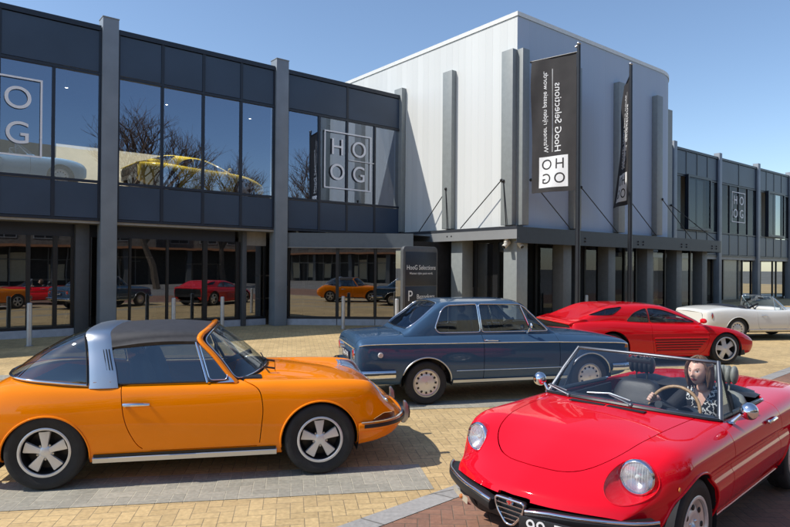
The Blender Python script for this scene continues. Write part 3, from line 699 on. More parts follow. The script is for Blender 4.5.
for a, b_ in zip(ful[:-1], ful[1:]):
    if abs(a - 18.2) < .1: MB().box((a + .05, V0 + .93, .12), (b_ - .05, V0 + .97, 2.7)).build('door', M['dark'], bk)
    else: pane(e2, a + .05, b_ - .05, .12, 2.7, V0 + .94, GRW)
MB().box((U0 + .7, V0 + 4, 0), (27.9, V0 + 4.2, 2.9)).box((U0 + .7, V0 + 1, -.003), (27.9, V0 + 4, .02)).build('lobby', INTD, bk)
mb = MB()
for i, u in enumerate((15.0, 16.0, 20.1, 21.2, 23.0, 25.2)): mb.box((u, V0 + 2.6, .02), (u + .35, V0 + 2.9, 1.2 + .4 * (i % 3)))
mb.build('display_case', INT, bk)
# ---------------------------------------------------------------- right wing
rw_ = broot('showroom_wing', 'far right dark wing with projecting framed windows beyond the rounded block', 'building')
VR = 15.4
PU = [30.2, 35.25, 40.45, 45.6]
for u in PU: MB().box((u - .16, VR - .12, 0), (u + .16, VR + .2, 8.35)).build('pillar', PIL, rw_, bevel=.006)
for bi, (a, b_) in enumerate(zip([25.1] + PU[:-1] + [45.6], PU + [52])):
    a += .17; b_ -= .17; w_ = (b_ - a); us = [a + w_ * i / 4 for i in range(5)]
    tp = us if bi % 2 == 1 else [us[0], us[2], us[4]]
    for x0, x1 in zip(tp[:-1], tp[1:]): MB().box((x0 + .05, VR, 6.78), (x1 - .05, VR + .05, 7.98)).build('fascia_panel', DARKP, rw_)
    for x0, x1 in zip(us[:-1], us[1:]): MB().box((x0 + .05, VR, 2.72), (x1 - .05, VR + .05, 3.85)).build('spandrel_panel', DARKP, rw_)
    mb = MB()
    for u in tp: mb.box((u - .05, VR - .02, 6.75), (u + .05, VR + .06, 8.0))
    mb.box((a, VR - .05, 8.0), (b_, VR + .2, 8.12)); mb.build('fascia_frame', FRAME, rw_); mb = MB()
    for u in us: mb.box((u - .05, VR - .02, 2.70), (u + .05, VR + .06, 3.88))
    mb.box((a, VR - .03, 2.62), (b_, VR + .15, 2.70)); mb.build('spandrel_frame', FRAME, rw_)
    fr = frames(rw_, us, 3.92, 6.71, VR + .02).build('window', FRAME, rw_)
    for x0, x1 in zip(us[:-1], us[1:]): pane(fr, x0 + .035, x1 - .035, 3.955, 6.675, VR + .03, GRW)
    if bi in (1, 3):
        b0, b1 = us[1] - .12, us[3] + .10; mb = MB(); t = .10
        mb.box((b0, VR - .18, 3.95), (b0 + t, VR - .03, 6.80)).box((b1 - t, VR - .18, 3.95), (b1, VR - .03, 6.80)).box((b0 + t, VR - .18, 6.67), (b1 - t, VR - .03, 6.80)).box((b0 + t, VR - .18, 3.95), (b1 - t, VR - .03, 4.08))
        bx = mb.build('box_window', FRAME, rw_); pane(bx, b0 + t, b1 - t, 4.08, 6.67, VR - .14, GRW)
    # ground floor
    MB().box((a, VR + .02, 2.45), (b_, VR + .4, 2.618)).build('soffit', STEEL, rw_)
    gu = [a, a + w_ * .22, a + w_ * .62, a + w_ * .74, b_]; mb = MB()
    for u in gu: mb.box((u - .06, VR + .25, .15), (u + .06, VR + .33, 2.45))
    mb.box((a, VR + .245, 0), (b_, VR + .335, .15)); s3 = mb.build('shopfront', M['black'], rw_)
    for i, (x0, x1) in enumerate(zip(gu[:-1], gu[1:])): pane(s3, x0 + .06, x1 - .06, .15, 2.45, VR + .29, GPALE if i == 1 and bi in (1, 2) else GRW)
MB().box((25.0, 18.5, 2.91), (52, 18.7, 7.89)).build('inner_wall', INT, rw_)
MB().box((25.0, 21, 0), (52, 21.2, 7.95)).box((25, VR + .4, 2.5), (52, 21, 2.9)).box((25, VR + .1, 7.9), (52, 21, 8.0)).build('wall', INT, rw_)
logo(rw_, 36.9, 4.62, 1.75, VR - .03, VIN)
MB().box((25.0, VR + .5, -.003), (52, 21, .02)).build('shop_floor', FLOORM, rw_)
# ================================================================== orange targa
def arch_g(cx, cz, r, ymin=.35):
    return lambda c, k: (math.hypot(c.x - cx, c.z - cz) - r) if c.y > ymin else 1.
def well(parent, cx, cz, r, y0, y1, zmin, side):
    """dark inner wheel house"""
    mb = MB(); n = 20; a0 = math.asin(max(-1, min(1, (zmin - cz) / r)))
    A = [a0 + (math.pi - 2 * a0) * i / n for i in range(n + 1)]
    vs = []
    for a in A:
        for y in (y0, y1): vs.append((cx + r * math.cos(a), y * side, cz + r * math.sin(a)))
    fs = [(2*i, 2*i+1, 2*i+3, 2*i+2) for i in range(n)] + [tuple(2*i for i in range(n + 1))]
    mb.add(vs, fs); return mb.build('wheel_well', M['dark'], parent, smooth=True)
def lip(name, cx, cz, r, yfun, a0, a1, rad, m, parent, side, flat=1.):
    pts = []
    for i in range(29):
        a = a0 + (a1 - a0) * i / 28; x = cx + r * math.cos(a); z = cz + r * math.sin(a)
        pts.append((x, yfun(x, z) * side, z))
    return MB().tube(pts, rad, n=8, flat=flat).build(name, m, parent, smooth=True, angle=70)
def surf_y(B):
    """side width lookup y(x,z) from the loft's side rows"""
    P = B.reshape(-1, 3); 
    def f(x, z):
        d = (P[:, 0] - x) ** 2 + (P[:, 2] - z) ** 2 + np.where(P[:, 1] < .35, 9, 0)
        i = np.argsort(d)[:4]; w_ = 1 / (d[i] + 1e-6); return float((P[i, 1] * w_).sum() / w_.sum())
    return f
def surf_z(B, kmin):
    P = B[:, kmin:].reshape(-1, 3)
    def f(x, y):
        d = (P[:, 0] - x) ** 2 + (P[:, 1] - abs(y)) ** 2
        i = np.argsort(d)[:4]; w_ = 1 / (d[i] + 1e-6); return float((P[i, 2] * w_).sum() / w_.sum())
    return f
def underbody(parent, x0, x1, hw, z, wb, top=.55):
    mb = MB().box((x0, -hw * .62, z), (x1, hw * .62, z + .12))
    mb.box((-wb + .42, -hw * .93, z + .01), (-.42, hw * .93, z + .12))
    return mb.build('underbody', M['dark'], parent)
def five_spoke(wheel, rim_r, h, side, m, kind):
    """pressed five-petal or star spokes"""
    mb = MB()
    for i in range(5):
        a = math.pi / 2 + i * 2 * math.pi / 5 + (.05 if kind == 'petal' else .2)
        if kind == 'petal': prof = [(.03, .022), (.08, .030), (.130, .042), (.160, .049), (.166, .045)]
        else: prof = [(.03, .060), (.08, .050), (.13, .050), (.18, .060), (.203, .085)]
        rows = []
        for (r_, hw) in prof:
            r2 = r_ * rim_r / (.185 if kind == 'petal' else .205)
            y = h * (.80 - (.12 if kind == 'petal' else .25) * (r_ / .2))
            for (q, dy) in ((-1, -.016), (-.88, .0), (0, .004), (.88, .0), (1, -.016)):
                x = r2 * math.cos(a) - q * hw * math.sin(a); z = r2 * math.sin(a) + q * hw * math.cos(a)
                rows.append((x, (y + dy) * side, z))
        fs = []
        for j in range(len(prof) - 1):
            for k in range(4): fs.append((j*5+k, j*5+k+1, j*5+k+6, j*5+k+5))
        mb.add(rows, fs)
    mb.lathe([(0.001, h * .86 * side), (.026, h * .86 * side), (.040, h * .80 * side), (.055, h * .70 * side), (.06, h * .4 * side)], 24)
    mb.build('spokes', m, wheel, smooth=True, angle=50, weld=True)
    nb = MB()
    for i in range(5):
        a = math.pi / 2 + (i + .5) * 2 * math.pi / 5 + (.05 if kind == 'petal' else .2)
        MB().lathe([(.001, h * .72 * side), (.009, h * .72 * side), (.011, h * .5 * side)], 8, c=(.062 * math.cos(a), 0, .062 * math.sin(a))).build('lug_nut', M['steel_dull'], wheel, smooth=True)
def seat(parent, x, y, z, m, name='seat', head=True, tall=.55, tilt=.22, wid=.24):
    mb = MB()
    st = [(0, .10, wid), (.12, .13, wid), (.30, .12, wid * 1.0), (tall * .8, .10, wid * .9), (tall, .07, wid * .68), (tall + .03, .02, wid * .4)]
    G = []
    for (h_, t_, w_) in st:
        ring = []
        for i in range(20):
            a = 2 * math.pi * i / 20; ca, sa = math.cos(a), math.sin(a)
            ring.append((t_ * (abs(ca) ** .6) * (1 if ca > 0 else -1) * .75, w_ * (abs(sa) ** .6) * (1 if sa > 0 else -1), h_))
        G.append(ring)
    D = pchip(np.array(G).reshape(len(G), -1), 4).reshape(-1, 20, 3); vs = []; fs = []
    for r_ in D:
        for q in r_: vs.append((x + q[0] - q[2] * tilt, y + q[1], z + q[2]))
    n = len(D)
    for i in range(n - 1):
        for k in range(20): fs.append((i*20+k, i*20+(k+1)%20, (i+1)*20+(k+1)%20, (i+1)*20+k))
    fs.append(tuple((n-1)*20+k for k in range(20))); mb.add(vs, fs)
    mb.ball((x + .22, y, z - .02), 1, 10, (.27, wid * 1.02, .085))
    s = mb.build(name, m, parent, smooth=True, angle=60)
    if head:
        hb = MB().ball((x - (tall + .14) * tilt, y, z + tall + .13), 1, 10, (.055, .13, .085))
        hb.tube([(x - tall * tilt, y - .05, z + tall - .02), (x - (tall + .1) * tilt, y - .05, z + tall + .1)], .007)
        hb.tube([(x - tall * tilt, y + .05, z + tall - .02), (x - (tall + .1) * tilt, y + .05, z + tall + .1)], .007)
        hb.build('headrest', m, s, smooth=True, angle=60)
    return s
def steering_wheel(parent, x, y, z, r, m, tilt=.45, spoke=None):
    t = Matrix.Translation((x, y, z)) @ Matrix.Rotation(-tilt, 4, 'Y')
    mb = MB().tube([t @ Vector((0, r * math.cos(a), r * math.sin(a))) for a in [2 * math.pi * i / 40 for i in range(40)]], .014, closed=True)
    o = mb.build('steering_wheel', m, parent, smooth=True, angle=80)
    sp = MB()
    for a in (math.pi * .5 * 3, 0.15, math.pi - .15):
        sp.tube([t @ Vector((0.03, 0, 0)), t @ Vector((0, r * math.cos(a), r * math.sin(a)))], .009)
    sp.build('spokes', spoke or M['black'], o, smooth=True)
    MB().tube([t @ Vector((-.03, 0, 0)), t @ Vector((.3, 0, -.02))], .028, n=16).build('column', M['black'], o, smooth=True, angle=50)
    return o
def pane_grid(fn, nu, nv):
    """patch from a function (u,v)->point, u,v in 0..1"""
    vs = [tuple(fn(i / nu, j / nv)) for i in range(nu + 1) for j in range(nv + 1)]
    fs = [(i*(nv+1)+j, (i+1)*(nv+1)+j, (i+1)*(nv+1)+j+1, i*(nv+1)+j+1) for i in range(nu) for j in range(nv)]
    return vs, fs
def poly_pane(poly2, yfun, side, n=3):
    """flat-ish pane from a side-view polygon; y from yfun(x,z)"""
    vs = [(x, yfun(x, z) * side, z) for x, z in poly2]
    return vs, [tuple(range(len(vs)))]
def make_targa():
    P = paint('orange_paint', (1.0, .262, .0))
    r = empty('sports_car')
    X = [
     (-3.06, [(.45,.36),(.56,.36),(.60,.40),(.63,.48),(.62,.56),(.56,.63),(.48,.65),(.36,.66),(.2,.665),(0,.67)]),
     (-2.92, [(.55,.28),(.66,.28),(.70,.36),(.74,.5),(.73,.62),(.66,.71),(.56,.735),(.42,.75),(.22,.76),(0,.765)]),
     (-2.62, [(.55,.22),(.72,.22),(.775,.33),(.80,.50),(.79,.67),(.735,.815),(.66,.865),(.5,.885),(.26,.90),(0,.905)]),
     (-2.27, [(.55,.2),(.74,.2),(.795,.32),(.815,.50),(.805,.67),(.765,.80),(.71,.85),(.56,.895),(.3,.92),(0,.93)]),
     (-1.9, [(.55,.2),(.745,.2),(.785,.31),(.802,.48),(.795,.65),(.765,.785),(.72,.835),(.6,.855),(.3,.87),(0,.88)]),
     (-1.3, [(.55,.2),(.745,.2),(.782,.31),(.795,.48),(.79,.65),(.765,.785),(.722,.832),(.6,.85),(.3,.87),(0,.88)]),
     (-.75, [(.55,.2),(.745,.2),(.782,.31),(.795,.48),(.79,.65),(.768,.785),(.718,.835),(.58,.862),(.3,.895),(0,.905)]),
     (-.42, [(.55,.2),(.745,.2),(.785,.31),(.797,.48),(.795,.66),(.772,.795),(.70,.848),(.55,.848),(.3,.885),(0,.90)]),
     (-.1, [(.55,.2),(.742,.2),(.79,.31),(.807,.48),(.803,.67),(.775,.795),(.685,.848),(.535,.815),(.3,.85),(0,.865)]),
     (.22, [(.5,.21),(.70,.21),(.765,.31),(.792,.47),(.792,.65),(.768,.785),(.68,.842),(.535,.785),(.3,.80),(0,.81)]),
     (.43, [(.5,.22),(.67,.23),(.738,.33),(.765,.46),(.768,.63),(.748,.765),(.67,.820),(.545,.745),(.3,.735),(0,.74)]),
     (.515, [(.5,.23),(.65,.24),(.715,.33),(.742,.45),(.745,.60),(.725,.715),(.655,.765),(.545,.70),(.3,.695),(0,.70)]),
     (.62, [(.5,.25),(.61,.26),(.67,.34),(.695,.44),(.692,.53),(.672,.595),(.61,.625),(.51,.625),(.28,.63),(0,.635)]),
     (.72, [(.45,.28),(.54,.29),(.59,.36),(.615,.42),(.61,.48),(.585,.525),(.53,.545),(.43,.555),(.24,.56),(0,.56)]),
     (.79, [(.4,.32),(.45,.33),(.485,.37),(.50,.42),(.49,.455),(.47,.475),(.41,.49),(.33,.50),(.18,.505),(0,.505)]),
     (.82, [(.3,.40),(.34,.405),(.38,.41),(.40,.42),(.39,.43),(.37,.44),(.31,.445),(.24,.445),(.14,.445),(0,.445)]),
    ]
    B = loft(X, ns=9, nk=6, smooth=3); yf = surf_y(B); zf = surf_z(B, 30)
    bm = grid_bm(B, 6); outward(bm)
    drop(bm, arch_g(0, .31, .352)); drop(bm, arch_g(-2.268, .272, .345))
    # cockpit opening
    ck = seg_sdf(rpoly([(-2.66, .36), (-2.4, .60), (-1.95, .655), (-.8, .655), (-.52, .45), (-.44, -.3), (-2.78, -.3)], .12))
    drop(bm, lambda c, k: ck(c.x, c.y) if k > 5.4 else 1.)
    # headlamp patches, seen from the front
    hs = seg_sdf([(.592 + .098 * math.cos(a), .705 + .115 * math.sin(a)) for a in [2 * math.pi * i / 28 for i in range(28)]])
    hg = lambda c, k: hs(c.y, c.z) if c.x > .34 else 1.
    head = take(bm, hg, .004)
    # side marker / turn signal
    ts = seg_sdf(rpoly([(.47,.435),(.72,.435),(.72,.50),(.60,.515),(.50,.47)], .02))
    sig = take(bm, lambda c, k: ts(c.x, c.z) if c.y > .45 and c.x > .4 else 1., .003)
    # door
    dp = rpoly([(-1.695,.86),(-1.655,.52),(-1.52,.285),(-.535,.285),(-.50,.62),(-.535,.79),(-.66,.845),(-.80,.87)], [.0,.25,.1,.03,.15,.08,.08,0])
    ds = seg_sdf(dp); door = take(bm, lambda c, k: ds(c.x, c.z) if c.y > .64 else 1., .007)
    # hood lid
    hp = rpoly([(-.40,-.2),(-.40,.40),(-.33,.50),(.30,.535),(.60,.44),(.70,.2),(.70,-.2)], .08)
    hh = seg_sdf(hp); hood = take(bm, lambda c, k: hh(c.x, c.y) if c.z > .5 and k > 6 else 1., .006)
    for b in (bm, door, hood): flange(b, .02)
    body_half = bm; mirrored(body_half)
    body = bm_obj('body', body_half, P, r, angle=40)
    mirrored(hood); bm_obj('hood', hood, P, r, angle=40)
    for s, b in ((-1, flipped(door)), (1, door)):
        d = bm_obj('door', b, P, r, angle=40)
        mb = MB().box((-1.665, .788*s-.012, .664), (-1.455, .788*s+.012, .70)); 
        h = MB().tube([(-1.66, .795*s, .69), (-1.62, .815*s, .692), (-1.5, .815*s, .69), (-1.455, .797*s, .686)], [.016,.018,.014,.012], n=8)
        h.lathe([(.001, .012*s), (.017, .010*s), (.02, 0)], 16, c=(-1.645, .80*s, .69))
        h.build('handle', M['chrome'], d, smooth=True)
    for s in (-1, 1):
        hb = head if s == 1 else flipped(head)
        pts = loops_of(hb)[0]
        lens = bm_obj('headlight', hb.copy(), M['lens'], r, angle=60)
        inner = hb.copy(); inner.normal_update()
        c0 = sum((Vector(p) for p in pts), Vector()) / len(pts)
        for v in inner.verts: v.co = c0 + (v.co - c0) * .96 - Vector((.045, 0, -.01))
        bm_obj('reflector', inner, M['reflector'], lens)
        ring = np.array(resample(pts, 60)); 
        for _ in range(2): ring = (np.roll(ring, 1, 0) + 2*ring + np.roll(ring, -1, 0)) / 4
        MB().tube([tuple(q) for q in ring], .009, n=6, closed=True).build('bezel', M['chrome'], lens, smooth=True, angle=80)
        sb = sig.copy() if s == 1 else flipped(sig)
        bm_obj('turn_signal', sb, M['brown'], r)
    head.free(); sig.free()
    # sills, bumper, guards, rubber strips
    for s in (-1, 1):
        y = .782 * s
        MB().prism([(y-.03*s, .205), (y+.012*s, .208), (y+.016*s, .245), (y-.0*s, .258), (y-.03*s, .258)], 0, -1.90, -.385).build('sill_trim', M['brushed'], r)
        MB().prism([(y-.03*s, .258), (y+.010*s, .258), (y+.010*s, .276), (y-.03*s, .276)], 0, -1.895, -.39).build('sill_strip', M['black'], r)
    bp = [(.345,-.772),(.45,-.752),(.56,-.715),(.66,-.655),(.75,-.56),(.815,-.42),(.845,-.22),(.855,0),(.845,.22),(.815,.42),(.75,.56),(.66,.655),(.56,.715),(.45,.752),(.345,.772)]
    bpd = [tuple(q) for q in catmull(bp, 4)]
    mb = MB(); 
    def sweep(mb, path, prof):
        n = len(prof); vs = []; fs = []
        for i, p in enumerate(path):
            a = Vector(path[max(0, i-1)]); b = Vector(path[min(len(path)-1, i+1)]); t = (b - a).normalized(); nx, ny = t.y, -t.x
            for (o_, z) in prof: vs.append((p[0] + nx * o_, p[1] + ny * o_, z))
        for i in range(len(path) - 1):
            for k in range(n): fs.append((i*n+k, i*n+(k+1)%n, (i+1)*n+(k+1)%n, (i+1)*n+k))
        fs += [tuple(range(n))[::-1], tuple((len(path)-1)*n+k for k in range(n))]
        mb.add(vs, fs)
    sweep(mb, bpd, [(-.05,.365),(.015,.365),(.032,.385),(.034,.425),(.02,.445),(-.05,.45)])
    bump = mb.build('bumper', P, r, smooth=True, angle=40)
    mb = MB(); sweep(mb, bpd[2:-2], [(.028,.395),(.042,.397),(.044,.412),(.042,.428),(.028,.43)])
    mb.build('rubber_strip', M['black'], bump, smooth=True, angle=50)
    mb = MB(); sweep(mb, bpd[1:-1], [(.01,.445),(.026,.444),(.028,.452),(.01,.455)]); mb.build('chrome_strip', M['chrome'], bump, smooth=True, angle=50)
    for s in (-1, 1):
        yg = .36 * s
        g = MB()
        prof = [(.835,.33),(.87,.325),(.905,.36),(.915,.43),(.905,.50),(.88,.545),(.86,.54),(.865,.49),(.86,.42)]
        g.prism(prof, 1, yg - .028, yg + .028)
        gg = g.build('bumper_guard', M['steel_dull'], bump, bevel=.008)
        MB().prism([(.908,.37),(.922,.375),(.928,.43),(.918,.49),(.905,.495)], 1, yg - .014, yg + .014).build('guard_pad', M['black'], gg)
    # fog / horn grilles are in shadow; front valance comes with the body
    # ---- greenhouse: flank tumblehome
    def ty(x, z): 
        t = max(0, z - .84) / .36; return .728 - .118 * t - .03 * t * t
    # targa hoop: brushed arch between two edge curves
    def arc(x_low, x_mid, x_top, wtop=1.30):
        pts = [(x_low, .742, .825), ((x_low*.6+x_mid*.4), ty(0, .97)+.012, .97), (x_mid, ty(0, 1.12)+.010, 1.12), (x_mid*.55+x_top*.45, .585, 1.225), (x_top, .50, 1.278), (x_top-.005, .30, 1.305), (x_top-.01, 0, 1.315)]
        return catmull(pts, 6)
    f_, b_ = arc(-1.715, -1.79, -1.835), arc(-1.945, -1.985, -2.035)
    for nm, off in (('roll_hoop', 0.),):
        half = []
        n = len(f_)
        pts = [tuple(p) for p in f_] + [(p[0], -p[1], p[2]) for p in f_[-2::-1]]; ptb = [tuple(p) for p in b_] + [(p[0], -p[1], p[2]) for p in b_[-2::-1]]
        vs = []; m_ = len(pts)
        for a, b in zip(pts, ptb):
            for t in (0, .04, .3, .7, .96, 1):
                q = Vector(a).lerp(Vector(b), t); cdir = Vector((0, q.y, q.z - .8)).normalized(); q += cdir * (.012 * (1 - (2*t-1)**4))
                vs.append(q)
        fs = [(i*6+k, i*6+k+1, (i+1)*6+k+1, (i+1)*6+k) for i in range(m_ - 1) for k in range(5)]
        b = MB().add(vs, fs).bm(); flange_d = .03
        outward(b); flange(b, flange_d)
        hoop = bm_obj('roll_hoop', b, M['brushed'], r, angle=40)
        for s in (-1, 1):
            lv = MB()
            for k in range(3):
                x0 = -1.862 + .028 * k - .006 * k
                lv.tube([(x0 - .0, (ty(0, z) + .0255 - .006) * s, z) for z in (1.14, 1.06, .97)], .0055, n=6)
            for v in range(len(lv.v)):
                x, y, z = lv.v[v]; lv.v[v] = (x + (1.14 - z) * .28, y, z)
            lv.build('louvres', M['black'], hoop)
            MB().box((-1.915, (ty(0,.885)+.020)*s-.004, .872), (-1.775, (ty(0,.885)+.020)*s+.004, .878)).build('badge', M['chrome'], hoop)
    # soft roof panel between hoop and windscreen header
    hd = [(-1.04,.555,1.215),(-1.0,.50,1.262),(-.985,.3,1.288),(-.98,0,1.296)]   # header curve (half)
    H = catmull(hd, 6); F = np.array([f_[int(round(t))] for t in np.linspace(np.argmin(abs(f_[:, 2] - 1.15)), len(f_) - 1, len(H))])
    F[0] = (-1.80, .618, 1.155); H[0] = (-1.075, .600, 1.192)
    vs = []; nn = 10
    rowsf = [tuple(p) for p in F] + [(p[0], -p[1], p[2]) for p in F[-2::-1]]; rowsh = [tuple(p) for p in H] + [(p[0], -p[1], p[2]) for p in H[-2::-1]]
    for a, b in zip(rowsf, rowsh):
        for i in range(nn + 1):
            t = i / nn; q = Vector(a).lerp(Vector(b), t); q.z += .022 * math.sin(math.pi * t); q.x += .0
            vs.append(q)
    fs = [(i*(nn+1)+k, i*(nn+1)+k+1, (i+1)*(nn+1)+k+1, (i+1)*(nn+1)+k) for i in range(len(rowsf)-1) for k in range(nn)]
    b = MB().add(vs, fs).bm(); outward(b); flange(b, .035)
    bm_obj('roof_panel', b, M['vinyl'], r, angle=45)
    # windscreen: base curve to header
    base = [(-.755,.665,.845),(-.66,.60,.862),(-.56,.42,.885),(-.50,.2,.90),(-.485,0,.905)]
    Bc = catmull(base, 6); hd2 = [(-1.045,.572,1.19),(-1.0,.50,1.245),(-.975,.36,1.27),(-.965,.18,1.282),(-.96,0,1.286)]; Hc = catmull(hd2, 6)
    bl = [tuple(p) for p in Bc] + [(p[0], -p[1], p[2]) for p in Bc[-2::-1]]; hl = [tuple(p) for p in Hc] + [(p[0], -p[1], p[2]) for p in Hc[-2::-1]]
    vs = []; nn = 8
    for a, b in zip(bl, hl):
        for i in range(nn + 1):
            t = i / nn; q = Vector(a).lerp(Vector(b), t); q += Vector((.5, 0, .8)) * (.018 * math.sin(math.pi * t)); vs.append(q)
    fs = [(i*(nn+1)+k, i*(nn+1)+k+1, (i+1)*(nn+1)+k+1, (i+1)*(nn+1)+k) for i in range(len(bl)-1) for k in range(nn)]
    ws = MB().add(vs, fs).build('windscreen', M['screen'], r, smooth=True)
    ring = bl + [vs[(len(bl)-1)*(nn+1)+i] for i in range(1, nn)] + hl[::-1] + [vs[i] for i in range(nn-1, 0, -1)]
    ring = np.array([tuple(p) for p in ring]); rs = np.array(resample([Vector(p) for p in ring], 150))
    for _ in range(6): rs = (np.roll(rs, 1, 0) + 2*rs + np.roll(rs, -1, 0)) / 4
    MB().tube([tuple(q) for q in rs], .015, n=6, closed=True).build('seal', M['black'], ws, smooth=True, angle=80)
    rs2 = rs + np.array((.010, 0, .012)); MB().tube([tuple(q) for q in rs2], .006, n=6, closed=True).build('trim', M['chrome'], ws, smooth=True, angle=80)
    # painted screen pillars and header
    pl = [(-.735,-.705,.83),(-.80,-.69,.90),(-.93,-.645,1.06),(-1.055,-.598,1.19),(-1.06,-.55,1.245),(-1.02,-.45,1.28),(-.995,-.2,1.302),(-.99,0,1.306)]
    pp = [tuple(q) for q in catmull(pl, 5)]; pp = pp + [(x, -y, z) for x, y, z in pp[-2::-1]]
    MB().tube(pp, .028, n=10, flat=.75, up=(.0,0,1)).build('screen_frame', P, r, smooth=True, angle=70)
    # side glass, vent window
    for s in (-1, 1):
        pn = [(-1.735,.85),(-1.80,1.135),(-1.775,1.158),(-1.55,1.172),(-1.115,1.182),(-1.005,.85)]
        g, f = poly_pane(pn, lambda x, z: ty(x, z) - .012, s); wd = MB().add(g, f).build('side_window', M['tint'], r)
        MB().tube([(x, (ty(x, z) - .006) * s, z) for x, z in [(-1.735,.852),(-1.0,.852),(-.78,.852)]], .008, n=6).build('trim', M['black'], wd)
        pn = [(-.995,.86),(-1.095,1.175),(-1.06,1.172),(-.80,.90),(-.80,.86)]
        g, f = poly_pane(pn, lambda x, z: ty(x, z) - .008, s); vw = MB().add(g, f).build('vent_window', M['tint'], r)
        fr = MB().tube([(x, (ty(x, z)) * s, z) for x, z in [(-.985,.845),(-1.10,1.185)]], .011, n=6)
        fr.tube([(x, (ty(x, z)) * s, z) for x, z in rpoly([(-.965,.865),(-1.068,1.165),(-1.04,1.16),(-.815,.91),(-.825,.865)], .03)], .007, n=6, closed=True)
        fr.add([(x, (ty(x,z)+dy) * s, z) for dy in (0, .008) for x, z in [(-.80,.86),(-.815,.915),(-.755,.845),(-.90,.845)]], [(0,1,2,3),(4,5,6,7)])
        fr.build('frame', M['chrome'], vw, smooth=True, angle=60)
        MB().tube([(x, (ty(x, z)+.001) * s, z) for x, z in [(-1.80,1.14),(-1.78,1.165),(-1.5,1.182),(-1.1,1.192)]], .012, n=6).build('window_seal', M['black'], r, smooth=True)
    # wraparound rear glass
    bb = [(-1.955,.722,.845),(-2.2,.705,.87),(-2.46,.64,.892),(-2.63,.48,.905),(-2.71,.25,.912),(-2.73,0,.915)]
    Bb = catmull(bb, 6); i0 = 2
    Tb = np.array([b_[int(round(t))] for t in np.linspace(1, len(b_) - 1, len(Bb))]) + np.array((-.004, 0, -.012)); Tb[0] = (-1.955, .722, .85)
    q1 = [tuple(p) for p in Bb] + [(p[0], -p[1], p[2]) for p in Bb[-2::-1]]; q2 = [tuple(p) for p in Tb] + [(p[0], -p[1], p[2]) for p in Tb[-2::-1]]
    vs = []; nn = 10
    for a, b in zip(q1, q2):
        for i in range(nn + 1):
            t = i / nn; q = Vector(a).lerp(Vector(b), t); L_ = (Vector(a) - Vector(b)).length
            q += Vector((-.25, 0, .97)) * (.055 * L_ * math.sin(math.pi * t)); vs.append(q)
    fs = [(i*(nn+1)+k, i*(nn+1)+k+1, (i+1)*(nn+1)+k+1, (i+1)*(nn+1)+k) for i in range(len(q1)-1) for k in range(nn)]
    rw = MB().add(vs, fs).build('rear_window', M['tint'], r, smooth=True)
    MB().tube([(x - .004, y * 1.006, z + .004) for x, y, z in q1], .012, n=6).build('trim', M['chrome'], rw, smooth=True, angle=80)
    for s in (-1, 1):
        MB().tube([(x - .012, (y + .004) * s, z) for x, y, z in [tuple(p) for p in b_[1:22]]], .008, n=6).build('hoop_seal', M['black'], rw, smooth=True)
    # interior
    MB().box((-2.5, -.60, .40), (-.55, .60, .47)).box((-.62, -.62, .47), (-.48, .62, .83)).build('floor_pan', M['dark'], r)
    MB().prism([(-.50,.80),(-.52,.865),(-.68,.875),(-.80,.83),(-.78,.66),(-.5,.6)], 1, -.64, .64).build('dashboard', M['leather'], r, bevel=.015)
    MB().prism([(-2.0,.47),(-2.05,.80),(-2.5,.86),(-2.5,.47)], 1, -.52, .52).build('rear_shelf', M['dark'], r)
    seat(r, -1.52, -.34, .52, M['leather'], tall=.5); seat(r, -1.52, .34, .52, M['leather'], tall=.5)
    steering_wheel(r, -.92, .34, .86, .20, M['black'])
    MB().box((-.93,-.11,1.19), (-.90,.11,1.235)).build('interior_mirror', M['black'], r, bevel=.01)
    # wipers, washer
    wp = MB()
    for y0 in (.05, -.42):
        wp.tube([(-.40, y0, .905), (-.50, y0 - .02, .925)], .009); wp.tube([(-.50, y0-.02, .925), (-.545, y0 + .40, .935 if y0 > 0 else .92)], .007, n=6)
    wp.build('wipers', M['black'], r, smooth=True)
    underbody(r, -2.9, .45, .75, .2, 2.268)
    # wheels
    for s in (-1, 1):
        for cx, rr in ((0, .318), (-2.268, .318)):
            well(r, cx, .31 if cx == 0 else .272, .352 if cx == 0 else .345, .34, .785, .2, s)
            wl = tyre(r, cx, .715 * s if cx == 0 else .712 * s, rr, .175, .195, s)
            rim_barrel(wl, .195, .175, s, M['alu'], M['black']); five_spoke(wl, .185, .0875, s, M['alu'], 'petal')
    for s in (-1, 1):
        lip('arch_lip', 0, .31, .352, yf, R(-8), R(188), .009, P, r, s); lip('arch_lip', -2.268, .272, .345, yf, R(-10), R(190), .009, P, r, s)
    # tail lamps
    for s in (-1, 1):
        MB().box((-3.09, .36*s if s > 0 else -.58, .50), (-3.04, .58 if s > 0 else -.36, .57)).build('tail_light', M['redlens'], r, bevel=.01)
    return r
# ================================================================== blue two-door saloon
def slot_rim(wheel, rim_r, h, side):
    """chrome hub cap over a slotted steel wheel"""
    MB().lathe([(a, b * side) for a, b in [(.001, h*1.0), (.03, h*1.0), (.06, h*.93), (.10, h*.86), (.118, h*.80), (rim_r*.74, h*.70), (rim_r * .98, h*.88)]], 48).build('hub_cap', M['hub'], wheel, smooth=True, angle=60)
    nb = MB()
    for i in range(12):
        a = 2 * math.pi * i / 12; ca, sa = math.cos(a), math.sin(a); q = []
        for (rr, w_) in ((.118, .011), (.148, .015)):
            for k in (-1, 1): q.append((rr * ca - k * w_ * sa, h * (.83 if rr < .13 else .80) * side, rr * sa + k * w_ * ca))
        nb.add(q, [(0, 1, 3, 2)])
    nb.build('slots', M['black'], wheel)
    MB().lathe([(.001, h*1.03*side), (.02, h*1.02*side), (.024, h*.98*side)], 20).build('hub_badge', M['brushed'], wheel, smooth=True)
